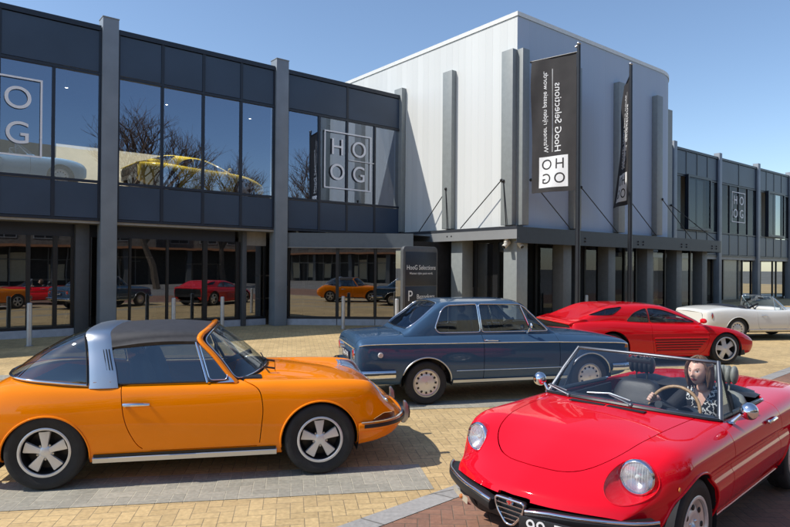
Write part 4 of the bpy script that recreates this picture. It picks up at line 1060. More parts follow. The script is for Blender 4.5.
def make_sedan():
    P = paint('blue_paint', (.048, .098, .172), .3, .2)
    r = empty('sedan')
    T = lambda ins=0, dz=0, xo=0: None
    X = [
     (-3.47, [(.50,.40),(.60,.41),(.64,.44),(.66,.50),(.67,.62),(.665,.72),(.66,.765),(.64,.79),(.56,.815),(.44,.83),(.22,.84),(0,.845)]),
     (-3.445, [(.52,.36),(.64,.37),(.69,.41),(.71,.50),(.715,.63),(.712,.74),(.70,.80),(.675,.83),(.60,.865),(.45,.885),(.22,.895),(0,.90)]),
     (-3.38, [(.55,.31),(.67,.32),(.725,.39),(.742,.50),(.748,.64),(.745,.765),(.738,.828),(.71,.86),(.62,.905),(.46,.925),(.22,.935),(0,.94)]),
     (-3.1, [(.55,.27),(.69,.29),(.75,.38),(.772,.50),(.778,.64),(.772,.77),(.765,.838),(.735,.872),(.63,.925),(.47,.948),(.23,.96),(0,.965)]),
     (-2.75, [(.55,.26),(.70,.275),(.757,.36),(.785,.49),(.79,.64),(.783,.77),(.775,.838),(.742,.872),(.65,.935),(.5,.962),(.25,.975),(0,.98)]),
     (-2.3, [(.55,.25),(.70,.265),(.757,.345),(.787,.48),(.793,.63),(.787,.765),(.778,.834),(.747,.87),(.665,.94),(.5,.955),(.25,.965),(0,.97)]),
     (-1.6, [(.55,.25),(.70,.265),(.757,.345),(.787,.48),(.794,.63),(.787,.762),(.778,.83),(.748,.866),(.672,.937),(.5,.95),(.25,.96),(0,.965)]),
     (-.7, [(.55,.25),(.70,.265),(.757,.345),(.787,.48),(.793,.62),(.786,.752),(.777,.82),(.747,.857),(.668,.93),(.5,.955),(.25,.965),(0,.97)]),
     (-.3, [(.55,.25),(.70,.265),(.757,.345),(.785,.47),(.79,.61),(.782,.74),(.773,.808),(.742,.845),(.655,.902),(.5,.93),(.25,.945),(0,.95)]),
     (.2, [(.55,.26),(.69,.27),(.75,.35),(.777,.46),(.782,.60),(.773,.725),(.765,.793),(.733,.83),(.64,.872),(.5,.893),(.25,.908),(0,.912)]),
     (.5, [(.5,.28),(.67,.29),(.73,.37),(.757,.46),(.762,.59),(.752,.71),(.744,.778),(.713,.812),(.62,.842),(.48,.856),(.24,.866),(0,.87)]),
     (.64, [(.5,.31),(.64,.32),(.70,.39),(.725,.47),(.73,.58),(.72,.69),(.713,.757),(.685,.788),(.60,.812),(.46,.824),(.23,.832),(0,.835)]),
     (.70, [(.5,.36),(.61,.37),(.66,.42),(.685,.48),(.69,.57),(.68,.67),(.672,.73),(.645,.755),(.57,.772),(.44,.782),(.22,.79),(0,.79)]),
     (.72, [(.4,.42),(.52,.43),(.57,.46),(.595,.51),(.60,.57),(.59,.65),(.58,.69),(.555,.71),(.49,.722),(.38,.73),(.19,.735),(0,.735)]),
    ]
    B = loft(X, ns=8, nk=5, smooth=2); yf = surf_y(B)
    bm = grid_bm(B, 5); outward(bm)
    drop(bm, arch_g(0, .295, .345)); drop(bm, arch_g(-2.5, .285, .362))
    ck = seg_sdf(rpoly([(-2.66,.52),(-2.3,.63),(-.75,.63),(-.52,.5),(-.5,-.3),(-2.74,-.3)], .08))
    drop(bm, lambda c, k: ck(c.x, c.y) if k > 7.5 else 1.)
    dp = rpoly([(-1.672,.98),(-1.672,.30),(-.50,.30),(-.50,.80),(-.545,.98)], [0,.04,.05,.1,0])
    ds = seg_sdf(dp); door = take(bm, lambda c, k: ds(c.x, c.z) if c.y > .6 and k < 8.3 else 1., .008)
    tp = rpoly([(-3.52,-.2),(-3.52,.62),(-2.86,.62),(-2.80,.5),(-2.76,-.2)], [0,.05,.08,.1,0]); th = seg_sdf(tp)
    trunk = take(bm, lambda c, k: th(c.x, c.y) if k > 7.6 or (c.x < -3.36 and c.z > .56 and c.y < .62) else 1., .007)
    hp = seg_sdf(rpoly([(-.46,-.2),(-.46,.655),(.60,.60),(.685,.5),(.70,-.2)], .05))
    hood = take(bm, lambda c, k: hp(c.x, c.y) if k > 7.9 and c.z > .7 else 1., .007)
    for b in (bm, door, trunk, hood): flange(b, .02); 
    # close the two ends
    for b in (bm, trunk, hood): mirrored(b)
    ends = [e for e in bm.edges if e.is_boundary and (all(v.co.x < -3.4 for v in e.verts) or all(v.co.x > .70 for v in e.verts))]
    body = bm_obj('body', bm, P, r, angle=38)
    bm_obj('trunk_lid', trunk, P, r, angle=38); bm_obj('hood', hood, P, r, angle=38)
    # rear panel and front grille panel
    MB().prism([(-.66,.42),(.66,.42),(.668,.60),(.66,.765),(.56,.815),(0,.845),(-.56,.815),(-.66,.765),(-.668,.60)], 0, -3.474, -3.455).build('rear_panel', P, r, bevel=.004)
    MB().prism([(-.60,.43),(.60,.43),(.60,.62),(.56,.71),(-.56,.71),(-.60,.62)], 0, .70, .722).build('grille', M['black'], r)
    for s in (-1, 1):
        b = flipped(door) if s == -1 else door
        d = bm_obj('door', b, P, r, angle=38)
        h = MB().tube([(-1.655,.758*s,.862),(-1.62,.790*s,.864),(-1.47,.790*s,.860),(-1.44,.76*s,.858)], [.012,.013,.012,.010], n=8, flat=.8)
        h.lathe([(.001,.01*s),(.016,.008*s),(.018,0)], 14, c=(-1.655,.765*s,.863)); h.build('handle', M['chrome'], d, smooth=True)
        # door mirror
        if s == -1:
            q = MB().tube([(-.98,.70*s,.945),(-.975,.735*s,.985),(-.97,.76*s,1.03)], [.016,.011,.009]); q.ball((-.965,.775*s,1.055), 1, 10, (.022,.05,.045))
            q.build('mirror', M['chrome'], d, smooth=True)
    # chrome lines
    for s in (-1, 1):
        pts = []
        for x in np.linspace(-3.43, .66, 60):
            i = np.argmin(abs(B[:, 0, 0] - x)); row = B[i]; pts.append((x, (row[30, 1] + .004) * s, row[30, 2] + .004))
        MB().tube(pts, .0085, n=6).build('belt_trim', M['chrome'], r, smooth=True)
        for x0, x1 in ((-2.12, -.37),):
            mb = MB(); 
            for z0, z1, o in ((.285,.325,.006),):
                mb.prism([(.758*s-.03*s, z0), ((.752+o)*s, z0), ((.765+o)*s, z1), (.758*s-.03*s, z1)], 0, x0, x1)
            mb.build('sill_trim', M['brushed'], r)
        g = MB().tube([(x, (yf(x, .455) + .003) * s, .455) for x in np.linspace(-2.08, -.40, 24)], .006, n=6)
        g.build('side_moulding', M['chrome'], r, smooth=True)
        lip('arch_trim', -2.5, .285, .364, yf, R(4), R(158), .011, M['brushed'], r, s); lip('arch_trim', 0, .295, .347, yf, R(8), R(176), .011, M['brushed'], r, s)
    # fuel cap
    MB().lathe([(.001,-.012),(.03,-.012),(.036,-.006),(.038,.01)], 24, c=(-3.15,-.776,.695)).build('fuel_cap', M['hub'], r, smooth=True)
    # rear lights, plate, bumpers
    for s in (-1, 1):
        t = MB().lathe([(.001,.018),(.05,.014),(.06,.004),(.062,-.01)], 28, axis='X').build('tail_light', M['redlens'], r, smooth=True, angle=60); t.location = (-3.475, .56*s, .70); t.rotation_euler = (0, 0, math.pi)
        MB().lathe([(.060,.008),(.070,.012),(.074,-.004)], 28, axis='X').build('bezel', M['chrome'], t, smooth=True)
    pl = MB().box((-3.492,-.30,.585), (-3.476,.24,.695)).build('number_plate', M['platecol'], r, bevel=.004)
    text('plate_text', '76-67-VA', .105, M['whitepaint'], pl, Matrix.Translation((-3.4945,-.03,.64)) @ Matrix.Rotation(R(-90),4,'Z') @ Matrix.Rotation(R(90),4,'X'), .001)
    MB().box((-3.482,-.64,.765), (-3.47,.64,.782)).build('rear_trim', M['chrome'], r)
    def bumper(path, z, name):
        path = [tuple(q) for q in catmull(path, 5)]; n = len(path); prof = [(-.012,-.055),(.012,-.058),(.032,-.035),(.036,0),(.032,.035),(.012,.052),(-.012,.048)]
        vs = []; fs = []
        for i, p in enumerate(path):
            a = Vector(path[max(0,i-1)]); b = Vector(path[min(n-1,i+1)]); t = (b-a).normalized(); nx, ny = t.y, -t.x
            vs += [(p[0]+nx*o, p[1]+ny*o, z+dz) for o, dz in prof]
        m = len(prof)
        for i in range(n-1):
            for k in range(m): fs.append((i*m+k, i*m+(k+1)%m, (i+1)*m+(k+1)%m, (i+1)*m+k))
        o = MB().add(vs, fs).build(name, M['chrome'], r, smooth=True, angle=50)
        mid = [(p[0], p[1]) for p in path]; q = []
        for i, p in enumerate(path):
            a = Vector(path[max(0,i-1)]); b = Vector(path[min(n-1,i+1)]); t = (b-a).normalized(); q.append((p[0]+t.y*.037, p[1]-t.x*.037, z+.004))
        MB().tube(q, .011, n=6).build('rubber_strip', M['black'], o, smooth=True)
    bumper([(-2.95,.795),(-3.2,.79),(-3.42,.765),(-3.52,.69),(-3.555,.45),(-3.565,0),(-3.555,-.45),(-3.52,-.69),(-3.42,-.765),(-3.2,-.79),(-2.95,-.795)], .445, 'rear_bumper')
    bumper([(.36,-.765),(.6,-.755),(.74,-.68),(.80,-.45),(.815,0),(.80,.45),(.74,.68),(.6,.755),(.36,.765)], .43, 'front_bumper')
    for s in (-1, 1):
        MB().prism([(.735*s,.70),(.72*s,.76),(.70*s,.765),(.70*s,.70)], 0, .43, .655).build('turn_signal', M['amber'], r, bevel=.01)
        hl = MB().lathe([(.001,.03),(.06,.022),(.085,.005),(.09,-.03)], 28, axis='X', c=(.715,.50*s,.60)).build('headlight', M['reflector'], r, smooth=True, angle=60)
        MB().lathe([(.085,.012),(.098,.016),(.105,-.02)], 28, axis='X', c=(.715,.50*s,.60)).build('bezel', M['chrome'], hl, smooth=True)
    # ---------------- greenhouse
    G = [
     (-2.80, [(.665,.93),(.64,.95),(.60,.955),(.56,.962),(.50,.968),(.25,.975),(0,.98)]),
     (-2.66, [(.675,.93),(.655,.99),(.630,1.035),(.600,1.06),(.545,1.068),(.26,1.075),(0,1.08)]),
     (-2.48, [(.68,.93),(.660,1.04),(.632,1.13),(.600,1.185),(.545,1.198),(.27,1.212),(0,1.217)]),
     (-2.33, [(.68,.93),(.658,1.07),(.625,1.20),(.590,1.288),(.535,1.314),(.27,1.331),(0,1.336)]),
     (-2.22, [(.68,.93),(.656,1.08),(.620,1.225),(.583,1.332),(.525,1.370),(.27,1.394),(0,1.399)]),
     (-2.05, [(.68,.93),(.655,1.08),(.617,1.235),(.578,1.348),(.515,1.390),(.27,1.413),(0,1.419)]),
     (-1.5, [(.68,.93),(.655,1.08),(.617,1.235),(.578,1.348),(.515,1.392),(.27,1.417),(0,1.423)]),
     (-1.15, [(.678,.93),(.654,1.08),(.616,1.23),(.577,1.346),(.515,1.388),(.27,1.411),(0,1.418)]),
     (-1.0, [(.677,.93),(.653,1.075),(.617,1.215),(.580,1.316),(.520,1.350),(.27,1.370),(0,1.378)]),
     (-.86, [(.675,.93),(.655,1.05),(.630,1.145),(.598,1.198),(.540,1.218),(.27,1.24,.03),(0,1.247,.035)]),
     (-.66, [(.668,.93),(.655,.985),(.640,1.025),(.615,1.045),(.56,1.055),(.28,1.07,.05),(0,1.075,.06)]),
     (-.50, [(.655,.92),(.645,.925),(.635,.928),(.615,.932),(.56,.935),(.28,.94,.07),(0,.945,.09)]),
    ]
    GB = loft(G, ns=8, nk=6, smooth=2); gm = grid_bm(GB, 6); outward(gm)
    A = rpoly([(-2.31,.968),(-2.36,1.03),(-2.245,1.285),(-2.16,1.345),(-1.712,1.358),(-1.686,.968)], [.06,.07,.07,.06,.02,.015])
    Bw = rpoly([(-1.663,.968),(-1.688,1.358),(-1.07,1.352),(-.985,1.32),(-.625,.968)], [.015,.02,.04,.04,.015])
    ga, gb = seg_sdf(A), seg_sdf(Bw)
    q1 = take(gm, lambda c, k: ga(c.x, c.z) if .1 < k < 3.3 else 1., 0); q2 = take(gm, lambda c, k: gb(c.x, c.z) if .1 < k < 3.3 else 1., 0)
    wp = rpoly([(-.555,-.2),(-.60,.555),(-.70,.565),(-1.00,.505),(-1.045,.44),(-1.06,-.2)], [0,.05,.03,.06,.1,0]); wsd = seg_sdf(wp)
    ws = take(gm, lambda c, k: wsd(c.x, c.y) if k > 3.2 and c.x > -1.3 else 1., 0)
    rp = rpoly([(-2.76,-.2),(-2.73,.53),(-2.62,.565),(-2.30,.50),(-2.27,.43),(-2.255,-.2)], [0,.06,.04,.07,.1,0]); rsd = seg_sdf(rp)
    rw = take(gm, lambda c, k: rsd(c.x, c.y) if k > 3.2 and c.x < -1.9 else 1., 0)
    flange(gm, .022); mirrored(gm); bm_obj('roof', gm, P, r, angle=40)
    for b, nm in ((ws, 'windscreen'), (rw, 'rear_window')):
        mirrored(b); t = b.copy(); b.normal_update()
        for v in b.verts: v.co -= v.normal * .006
        o = bm_obj(nm, b, M['screen'], r); trim_loop('trim', t, .012, M['chrome'] if nm == 'rear_window' else M['black'], o, n=130); t.free()
    for b, nm in ((q1, 'quarter_window'), (q2, 'door_window')):
        for s in (1, -1):
            c_ = b.copy() if s == 1 else flipped(b); t = c_.copy(); c_.normal_update()
            for v in c_.verts: v.co -= v.normal * .008
            o = bm_obj(nm, c_, M['tint2'], r); trim_loop('trim', t, .010, M['chrome'], o, n=110); t.free()
            if nm == 'door_window':
                yw = lambda z: (.68 - .025 * (z-.93)/.15 - .11 * max(0, (z-1.08)/.25) ** 1.2)
                MB().tube([(-.905, .672*s, .975), (-1.045, .600*s, 1.325)], .009, n=6).build('vent_bar', M['chrome'], o, smooth=True)
    # interior
    MB().box((-2.7,-.62,.33),(-.5,.62,.42)).box((-.62,-.64,.42),(-.45,.64,.90)).build('floor_pan', M['dark'], r)
    MB().prism([(-.52,.90),(-.58,.955),(-.74,.965),(-.84,.93),(-.82,.72),(-.5,.7)], 1, -.63, .63).build('dashboard', M['black'], r, bevel=.015)
    MB().prism([(-2.15,.5),(-2.3,.93),(-2.72,.95),(-2.72,.5)], 1, -.6, .6).prism([(-1.8,.42),(-1.82,.6),(-2.25,.62),(-2.25,.42)], 1, -.6, .6).build('rear_bench', M['leather'], r, bevel=.02)
    seat(r, -1.45, -.33, .60, M['leather'], tall=.52); seat(r, -1.45, .33, .60, M['leather'], tall=.52)
    steering_wheel(r, -.98, .33, .95, .2, M['black'])
    MB().box((-1.02,-.10,1.255),(-.99,.10,1.30)).build('interior_mirror', M['black'], r, bevel=.01)
    underbody(r, -3.3, .55, .74, .25, 2.5)
    for s in (-1, 1):
        for cx in (0, -2.5):
            well(r, cx, .29, .347 if cx == 0 else .362, .34, .77, .26, s)
            wl = tyre(r, cx, .68 * s, .297, .16, .182, s); rim_barrel(wl, .182, .16, s, M['steel_dull'], M['black']); slot_rim(wl, .18, .08, s)
    return r
# ================================================================== low red wedge coupe
def make_coupe(P, name='sports_coupe'):
    r = empty(name)
    X = [
     (-3.24, [(.6,.40),(.72,.41),(.77,.47),(.79,.56),(.79,.64),(.77,.72),(.73,.775),(.6,.795),(.3,.80),(0,.80)]),
     (-3.17, [(.63,.32),(.79,.33),(.845,.43),(.87,.56),(.872,.65),(.85,.76),(.80,.83),(.62,.855),(.3,.86),(0,.86)]),
     (-2.85, [(.6,.22),(.84,.23),(.90,.36),(.932,.53),(.937,.63),(.915,.75),(.85,.845),(.65,.88),(.3,.89),(0,.895)]),
     (-2.45, [(.6,.2),(.85,.2),(.91,.34),(.943,.52),(.948,.63),(.93,.75),(.865,.845),(.68,.90),(.3,.92),(0,.93)]),
     (-2.0, [(.6,.17),(.84,.17),(.905,.3),(.938,.5),(.945,.62),(.92,.74),(.86,.825),(.7,.87),(.3,.89),(0,.90)]),
     (-1.4, [(.6,.16),(.82,.16),(.88,.27),(.912,.45),(.922,.62),(.89,.73),(.84,.80),(.68,.83),(.3,.85),(0,.86)]),
     (-.75, [(.6,.16),(.80,.16),(.86,.26),(.893,.42),(.907,.60),(.88,.71),(.82,.785),(.65,.81),(.3,.83),(0,.84)]),
     (-.32, [(.6,.16),(.80,.16),(.86,.27),(.898,.42),(.91,.58),(.887,.69),(.82,.765),(.62,.775),(.3,.785),(0,.79)]),
     (0, [(.6,.16),(.80,.17),(.865,.29),(.905,.43),(.912,.565),(.887,.665),(.815,.73),(.62,.72),(.3,.712),(0,.712)]),
     (.3, [(.55,.16),(.76,.17),(.83,.29),(.872,.42),(.878,.53),(.848,.615),(.775,.665),(.6,.65),(.3,.635),(0,.63)]),
     (.55, [(.5,.17),(.70,.18),(.775,.29),(.815,.40),(.815,.475),(.78,.54),(.71,.575),(.55,.57),(.3,.555),(0,.55)]),
     (.72, [(.45,.19),(.63,.2),(.695,.29),(.725,.37),(.725,.425),(.69,.47),(.62,.495),(.46,.49),(.25,.48),(0,.475)]),
     (.80, [(.4,.24),(.52,.25),(.585,.30),(.605,.35),(.60,.385),(.57,.42),(.50,.435),(.38,.435),(.2,.43),(0,.425)]),
     (.83, [(.3,.31),(.40,.31),(.45,.33),(.47,.35),(.46,.36),(.44,.37),(.38,.375),(.28,.375),(.15,.37),(0,.37)]),
    ]
    B = loft(X, ns=8, nk=5, smooth=2); yf = surf_y(B); bm = grid_bm(B, 5); outward(bm)
    drop(bm, arch_g(0, .30, .345)); drop(bm, arch_g(-2.45, .315, .375))
    ck = seg_sdf(rpoly([(-2.1,.70),(-1.2,.74),(-.45,.72),(-.32,.5),(-.3,-.3),(-2.1,-.3)], .08))
    drop(bm, lambda c, k: ck(c.x, c.y) if k > 6.2 else 1.)
    dp = seg_sdf(rpoly([(-1.60,.88),(-1.63,.60),(-1.55,.22),(-.50,.22),(-.38,.45),(-.40,.7),(-.46,.88)], [0,.05,.08,.1,.1,.1,0]))
    door = take(bm, lambda c, k: dp(c.x, c.z) if c.y > .68 and k < 7 else 1., .007)
    hp = seg_sdf(rpoly([(-.25,-.2),(-.25,.62),(.1,.66),(.58,.55),(.66,.4),(.68,-.2)], .05))
    hood = take(bm, lambda c, k: hp(c.x, c.y) if k > 6.3 and c.x > -.4 else 1., .006)
    for b in (bm, door, hood): flange(b, .02)
    mirrored(bm); mirrored(hood); bm_obj('body', bm, P, r, angle=38); bm_obj('hood', hood, P, r, angle=38)
    MB().prism([(-.78,.42),(.78,.42),(.785,.60),(.765,.72),(.72,.775),(.6,.79),(-.6,.79),(-.72,.775),(-.765,.72),(-.785,.60)], 0, -3.243, -3.225).build('tail_panel', M['black'], r)
    g = MB()
    for i in range(8): g.box((-3.262, -.76, .56 + i*.024), (-3.24, .76, .570 + i*.024))
    g.build('tail_grille', M['black'], r)
    MB().prism([(-3.27,.80),(-3.27,.825),(-3.0,.905),(-2.9,.90),(-3.1,.80)], 1, -.79, .79).build('tail_spoiler', P, r, bevel=.008)
    for s in (-1, 1):
        b = flipped(door) if s == -1 else door
        d = bm_obj('door', b, P, r, angle=38)
        # strake panel: dark recess with five body-coloured blades
        tr = [(-1.60,.535),(-.42,.575),(-.40,.525),(-.62,.28),(-1.50,.28)]
        def ysk(x, z): return yf(x, z)
        vs = []; nx, nz = 16, 6
        for i in range(nx + 1):
            for j in range(nz + 1):
                v = j / nz; z = .285 + v * .26; x0 = -1.50 - .08 * v; x1 = -.62 + .22 * v; x = x0 + (x1 - x0) * i / nx
                vs.append((x, (yf(x, z) + .004) * s, z))
        fs = [(i*(nz+1)+j, (i+1)*(nz+1)+j, (i+1)*(nz+1)+j+1, i*(nz+1)+j+1) for i in range(nx) for j in range(nz)]
        k = MB().add(vs, fs).build('side_intake', M['black'], d, smooth=True)
        bl = MB()
        for j in range(6):
            v = j / 5; z = .29 + v * .25; x0 = -1.50 - .08 * v; x1 = -.62 + .22 * v
            bl.tube([(x, (yf(x, z) + .010) * s, z) for x in np.linspace(x0, x1, 10)], .017, n=6, flat=.7, up=(0, 1, 0))
        bl.build('strakes', P, k, smooth=True, angle=60)
        lf = MB().tube([(x, (yf(x, .625) + .002) * s, .630 - .0 * x) for x in np.linspace(-2.05, -.36, 20)], .006, n=6).build('side_crease', P, r, smooth=True)
    G = [
     (-3.05, [(.80,.80),(.78,.85),(.75,.872),(.70,.884),(.62,.89),(.3,.89),(0,.89)]),
     (-2.75, [(.80,.80),(.78,.90),(.745,.965),(.69,1.0),(.61,1.015),(.3,1.0),(0,1.0)]),
     (-2.40, [(.80,.80),(.775,.95),(.73,1.06),(.665,1.115),(.575,1.14),(.3,1.13),(0,1.13)]),
     (-2.15, [(.80,.80),(.77,.965),(.72,1.085),(.645,1.15),(.55,1.172),(.3,1.178),(0,1.18)]),
     (-1.65, [(.80,.79),(.77,.96),(.715,1.08),(.635,1.15),(.54,1.178),(.3,1.19),(0,1.195)]),
     (-1.28, [(.80,.79),(.768,.945),(.716,1.06),(.64,1.128),(.55,1.152),(.3,1.165),(0,1.17)]),
     (-1.0, [(.79,.785),(.765,.90),(.73,.985),(.67,1.045),(.59,1.07),(.3,1.09,.02),(0,1.095,.03)]),
     (-.62, [(.785,.775),(.77,.82),(.745,.86),(.70,.89),(.63,.905),(.32,.925,.06),(0,.93,.08)]),
     (-.36, [(.77,.755),(.76,.76),(.745,.765),(.71,.77),(.64,.775),(.33,.785,.08),(0,.785,.12)]),
    ]
    GB = loft(G, ns=9, nk=6, smooth=2); gm = grid_bm(GB, 6); outward(gm)
    g1 = seg_sdf(rpoly([(-2.10,.855),(-1.93,1.02),(-1.72,1.085),(-1.64,1.10),(-1.62,.845)], [.05,.1,.05,.01,.01]))
    g2 = seg_sdf(rpoly([(-1.59,.845),(-1.61,1.103),(-1.45,1.10),(-1.22,1.055),(-.60,.835)], [.01,.02,.1,.1,.05]))
    g3 = seg_sdf(rpoly([(-2.83,.975),(-2.45,1.10),(-2.12,1.135),(-2.38,.985)], [.02,.05,.03,.05]))
    q1 = take(gm, lambda c, k: g1(c.x, c.z) if .1 < k < 3.6 else 1., 0); q2 = take(gm, lambda c, k: g2(c.x, c.z) if .1 < k < 3.6 else 1., 0)
    q3 = take(gm, lambda c, k: g3(c.x, c.z) if .1 < k < 4.2 else 1., 0)
    wsd = seg_sdf(rpoly([(-.30,-.2),(-.42,.63),(-.55,.66),(-1.2,.555),(-1.235,.5),(-1.25,-.2)], [0,.08,.05,.05,.1,0]))
    ws = take(gm, lambda c, k: wsd(c.x, c.y) if k > 3.3 and c.x > -1.4 else 1., 0)
    flange(gm, .02); mirrored(gm); bm_obj('roof', gm, P, r, angle=40)
    mirrored(ws); t = ws.copy(); o = bm_obj('windscreen', ws, M['screen'], r); trim_loop('trim', t, .010, M['black'], o, n=120); t.free()
    for b, nm in ((q1, 'quarter_window'), (q2, 'door_window'), (q3, 'rear_quarter_window')):
        for s in (1, -1):
            c_ = b.copy() if s == 1 else flipped(b); t = c_.copy(); c_.normal_update()
            for v in c_.verts: v.co -= v.normal * .006
            o = bm_obj(nm, c_, M['tint2'], r); trim_loop('trim', t, .007, M['black'], o, n=80); t.free()
            if nm == 'rear_quarter_window': MB().tube([(-2.47,.66*s,.99),(-2.43,.60*s,1.10)], .008).build('divider', P, o)
    for s in (-1, 1):
        m_ = MB().tube([(-.56,.80*s,.80),(-.52,.86*s,.84)], .02, n=8, flat=.6); m_.ball((-.52,.905*s,.865), 1, 10, (.055,.08,.05)); m_.build('mirror', P, r, smooth=True, angle=60)
    ch = []
    for y in np.linspace(-.80, .80, 25):
        xe = .80 - .34 * (abs(y) / .8) ** 2.6; ch += [(xe - .10, y, .165), (xe + .012, y, .175), (xe + .006, y, .272), (xe - .10, y, .272)]
    MB().add(ch, [(i*4+k, i*4+(k+1)%4, (i+1)*4+(k+1)%4, (i+1)*4+k) for i in range(24) for k in range(4)] + [(0,1,2,3), (96,97,98,99)]).build('chin_spoiler', M['black'], r, smooth=True, angle=50)
    for s in (): MB().box((.42,-.80 if s < 0 else .60,.175), (.66,-.60 if s < 0 else .80,.262)).build('bumper_corner', M['black'], r, bevel=.02)
    MB().box((-2.0,-.72,.25),(-.3,.72,.33)).box((-.5,-.74,.33),(-.3,.74,.74)).box((-2.12,-.60,.3),(-2.04,.60,1.06)).build('floor_pan', M['dark'], r)
    MB().prism([(-.38,.74),(-.5,.82),(-.72,.83),(-.82,.78),(-.8,.6),(-.4,.55)], 1, -.70, .70).build('dashboard', M['black'], r, bevel=.015)
    tan_ = M['tan']
    seat(r, -1.62, -.36, .42, tan_, tall=.5, head=True); seat(r, -1.62, .36, .42, tan_, tall=.5, head=True)
    steering_wheel(r, -.95, .36, .79, .18, M['black'])
    underbody(r, -3.1, .6, .84, .15, 2.45)
    for s in (-1, 1):
        for cx, cz, rr, R_ in ((0, .30, .313, .346), (-2.45, .315, .323, .376)):
            well(r, cx, cz, R_, .34, .885, .16, s)
            wl = tyre(r, cx, .775 * s if cx == 0 else .80 * s, rr, .215, .222, s); rim_barrel(wl, .222, .215, s, M['alu'], M['black']); five_spoke(wl, .214, .1075, s, M['alu'], 'star')
    return r
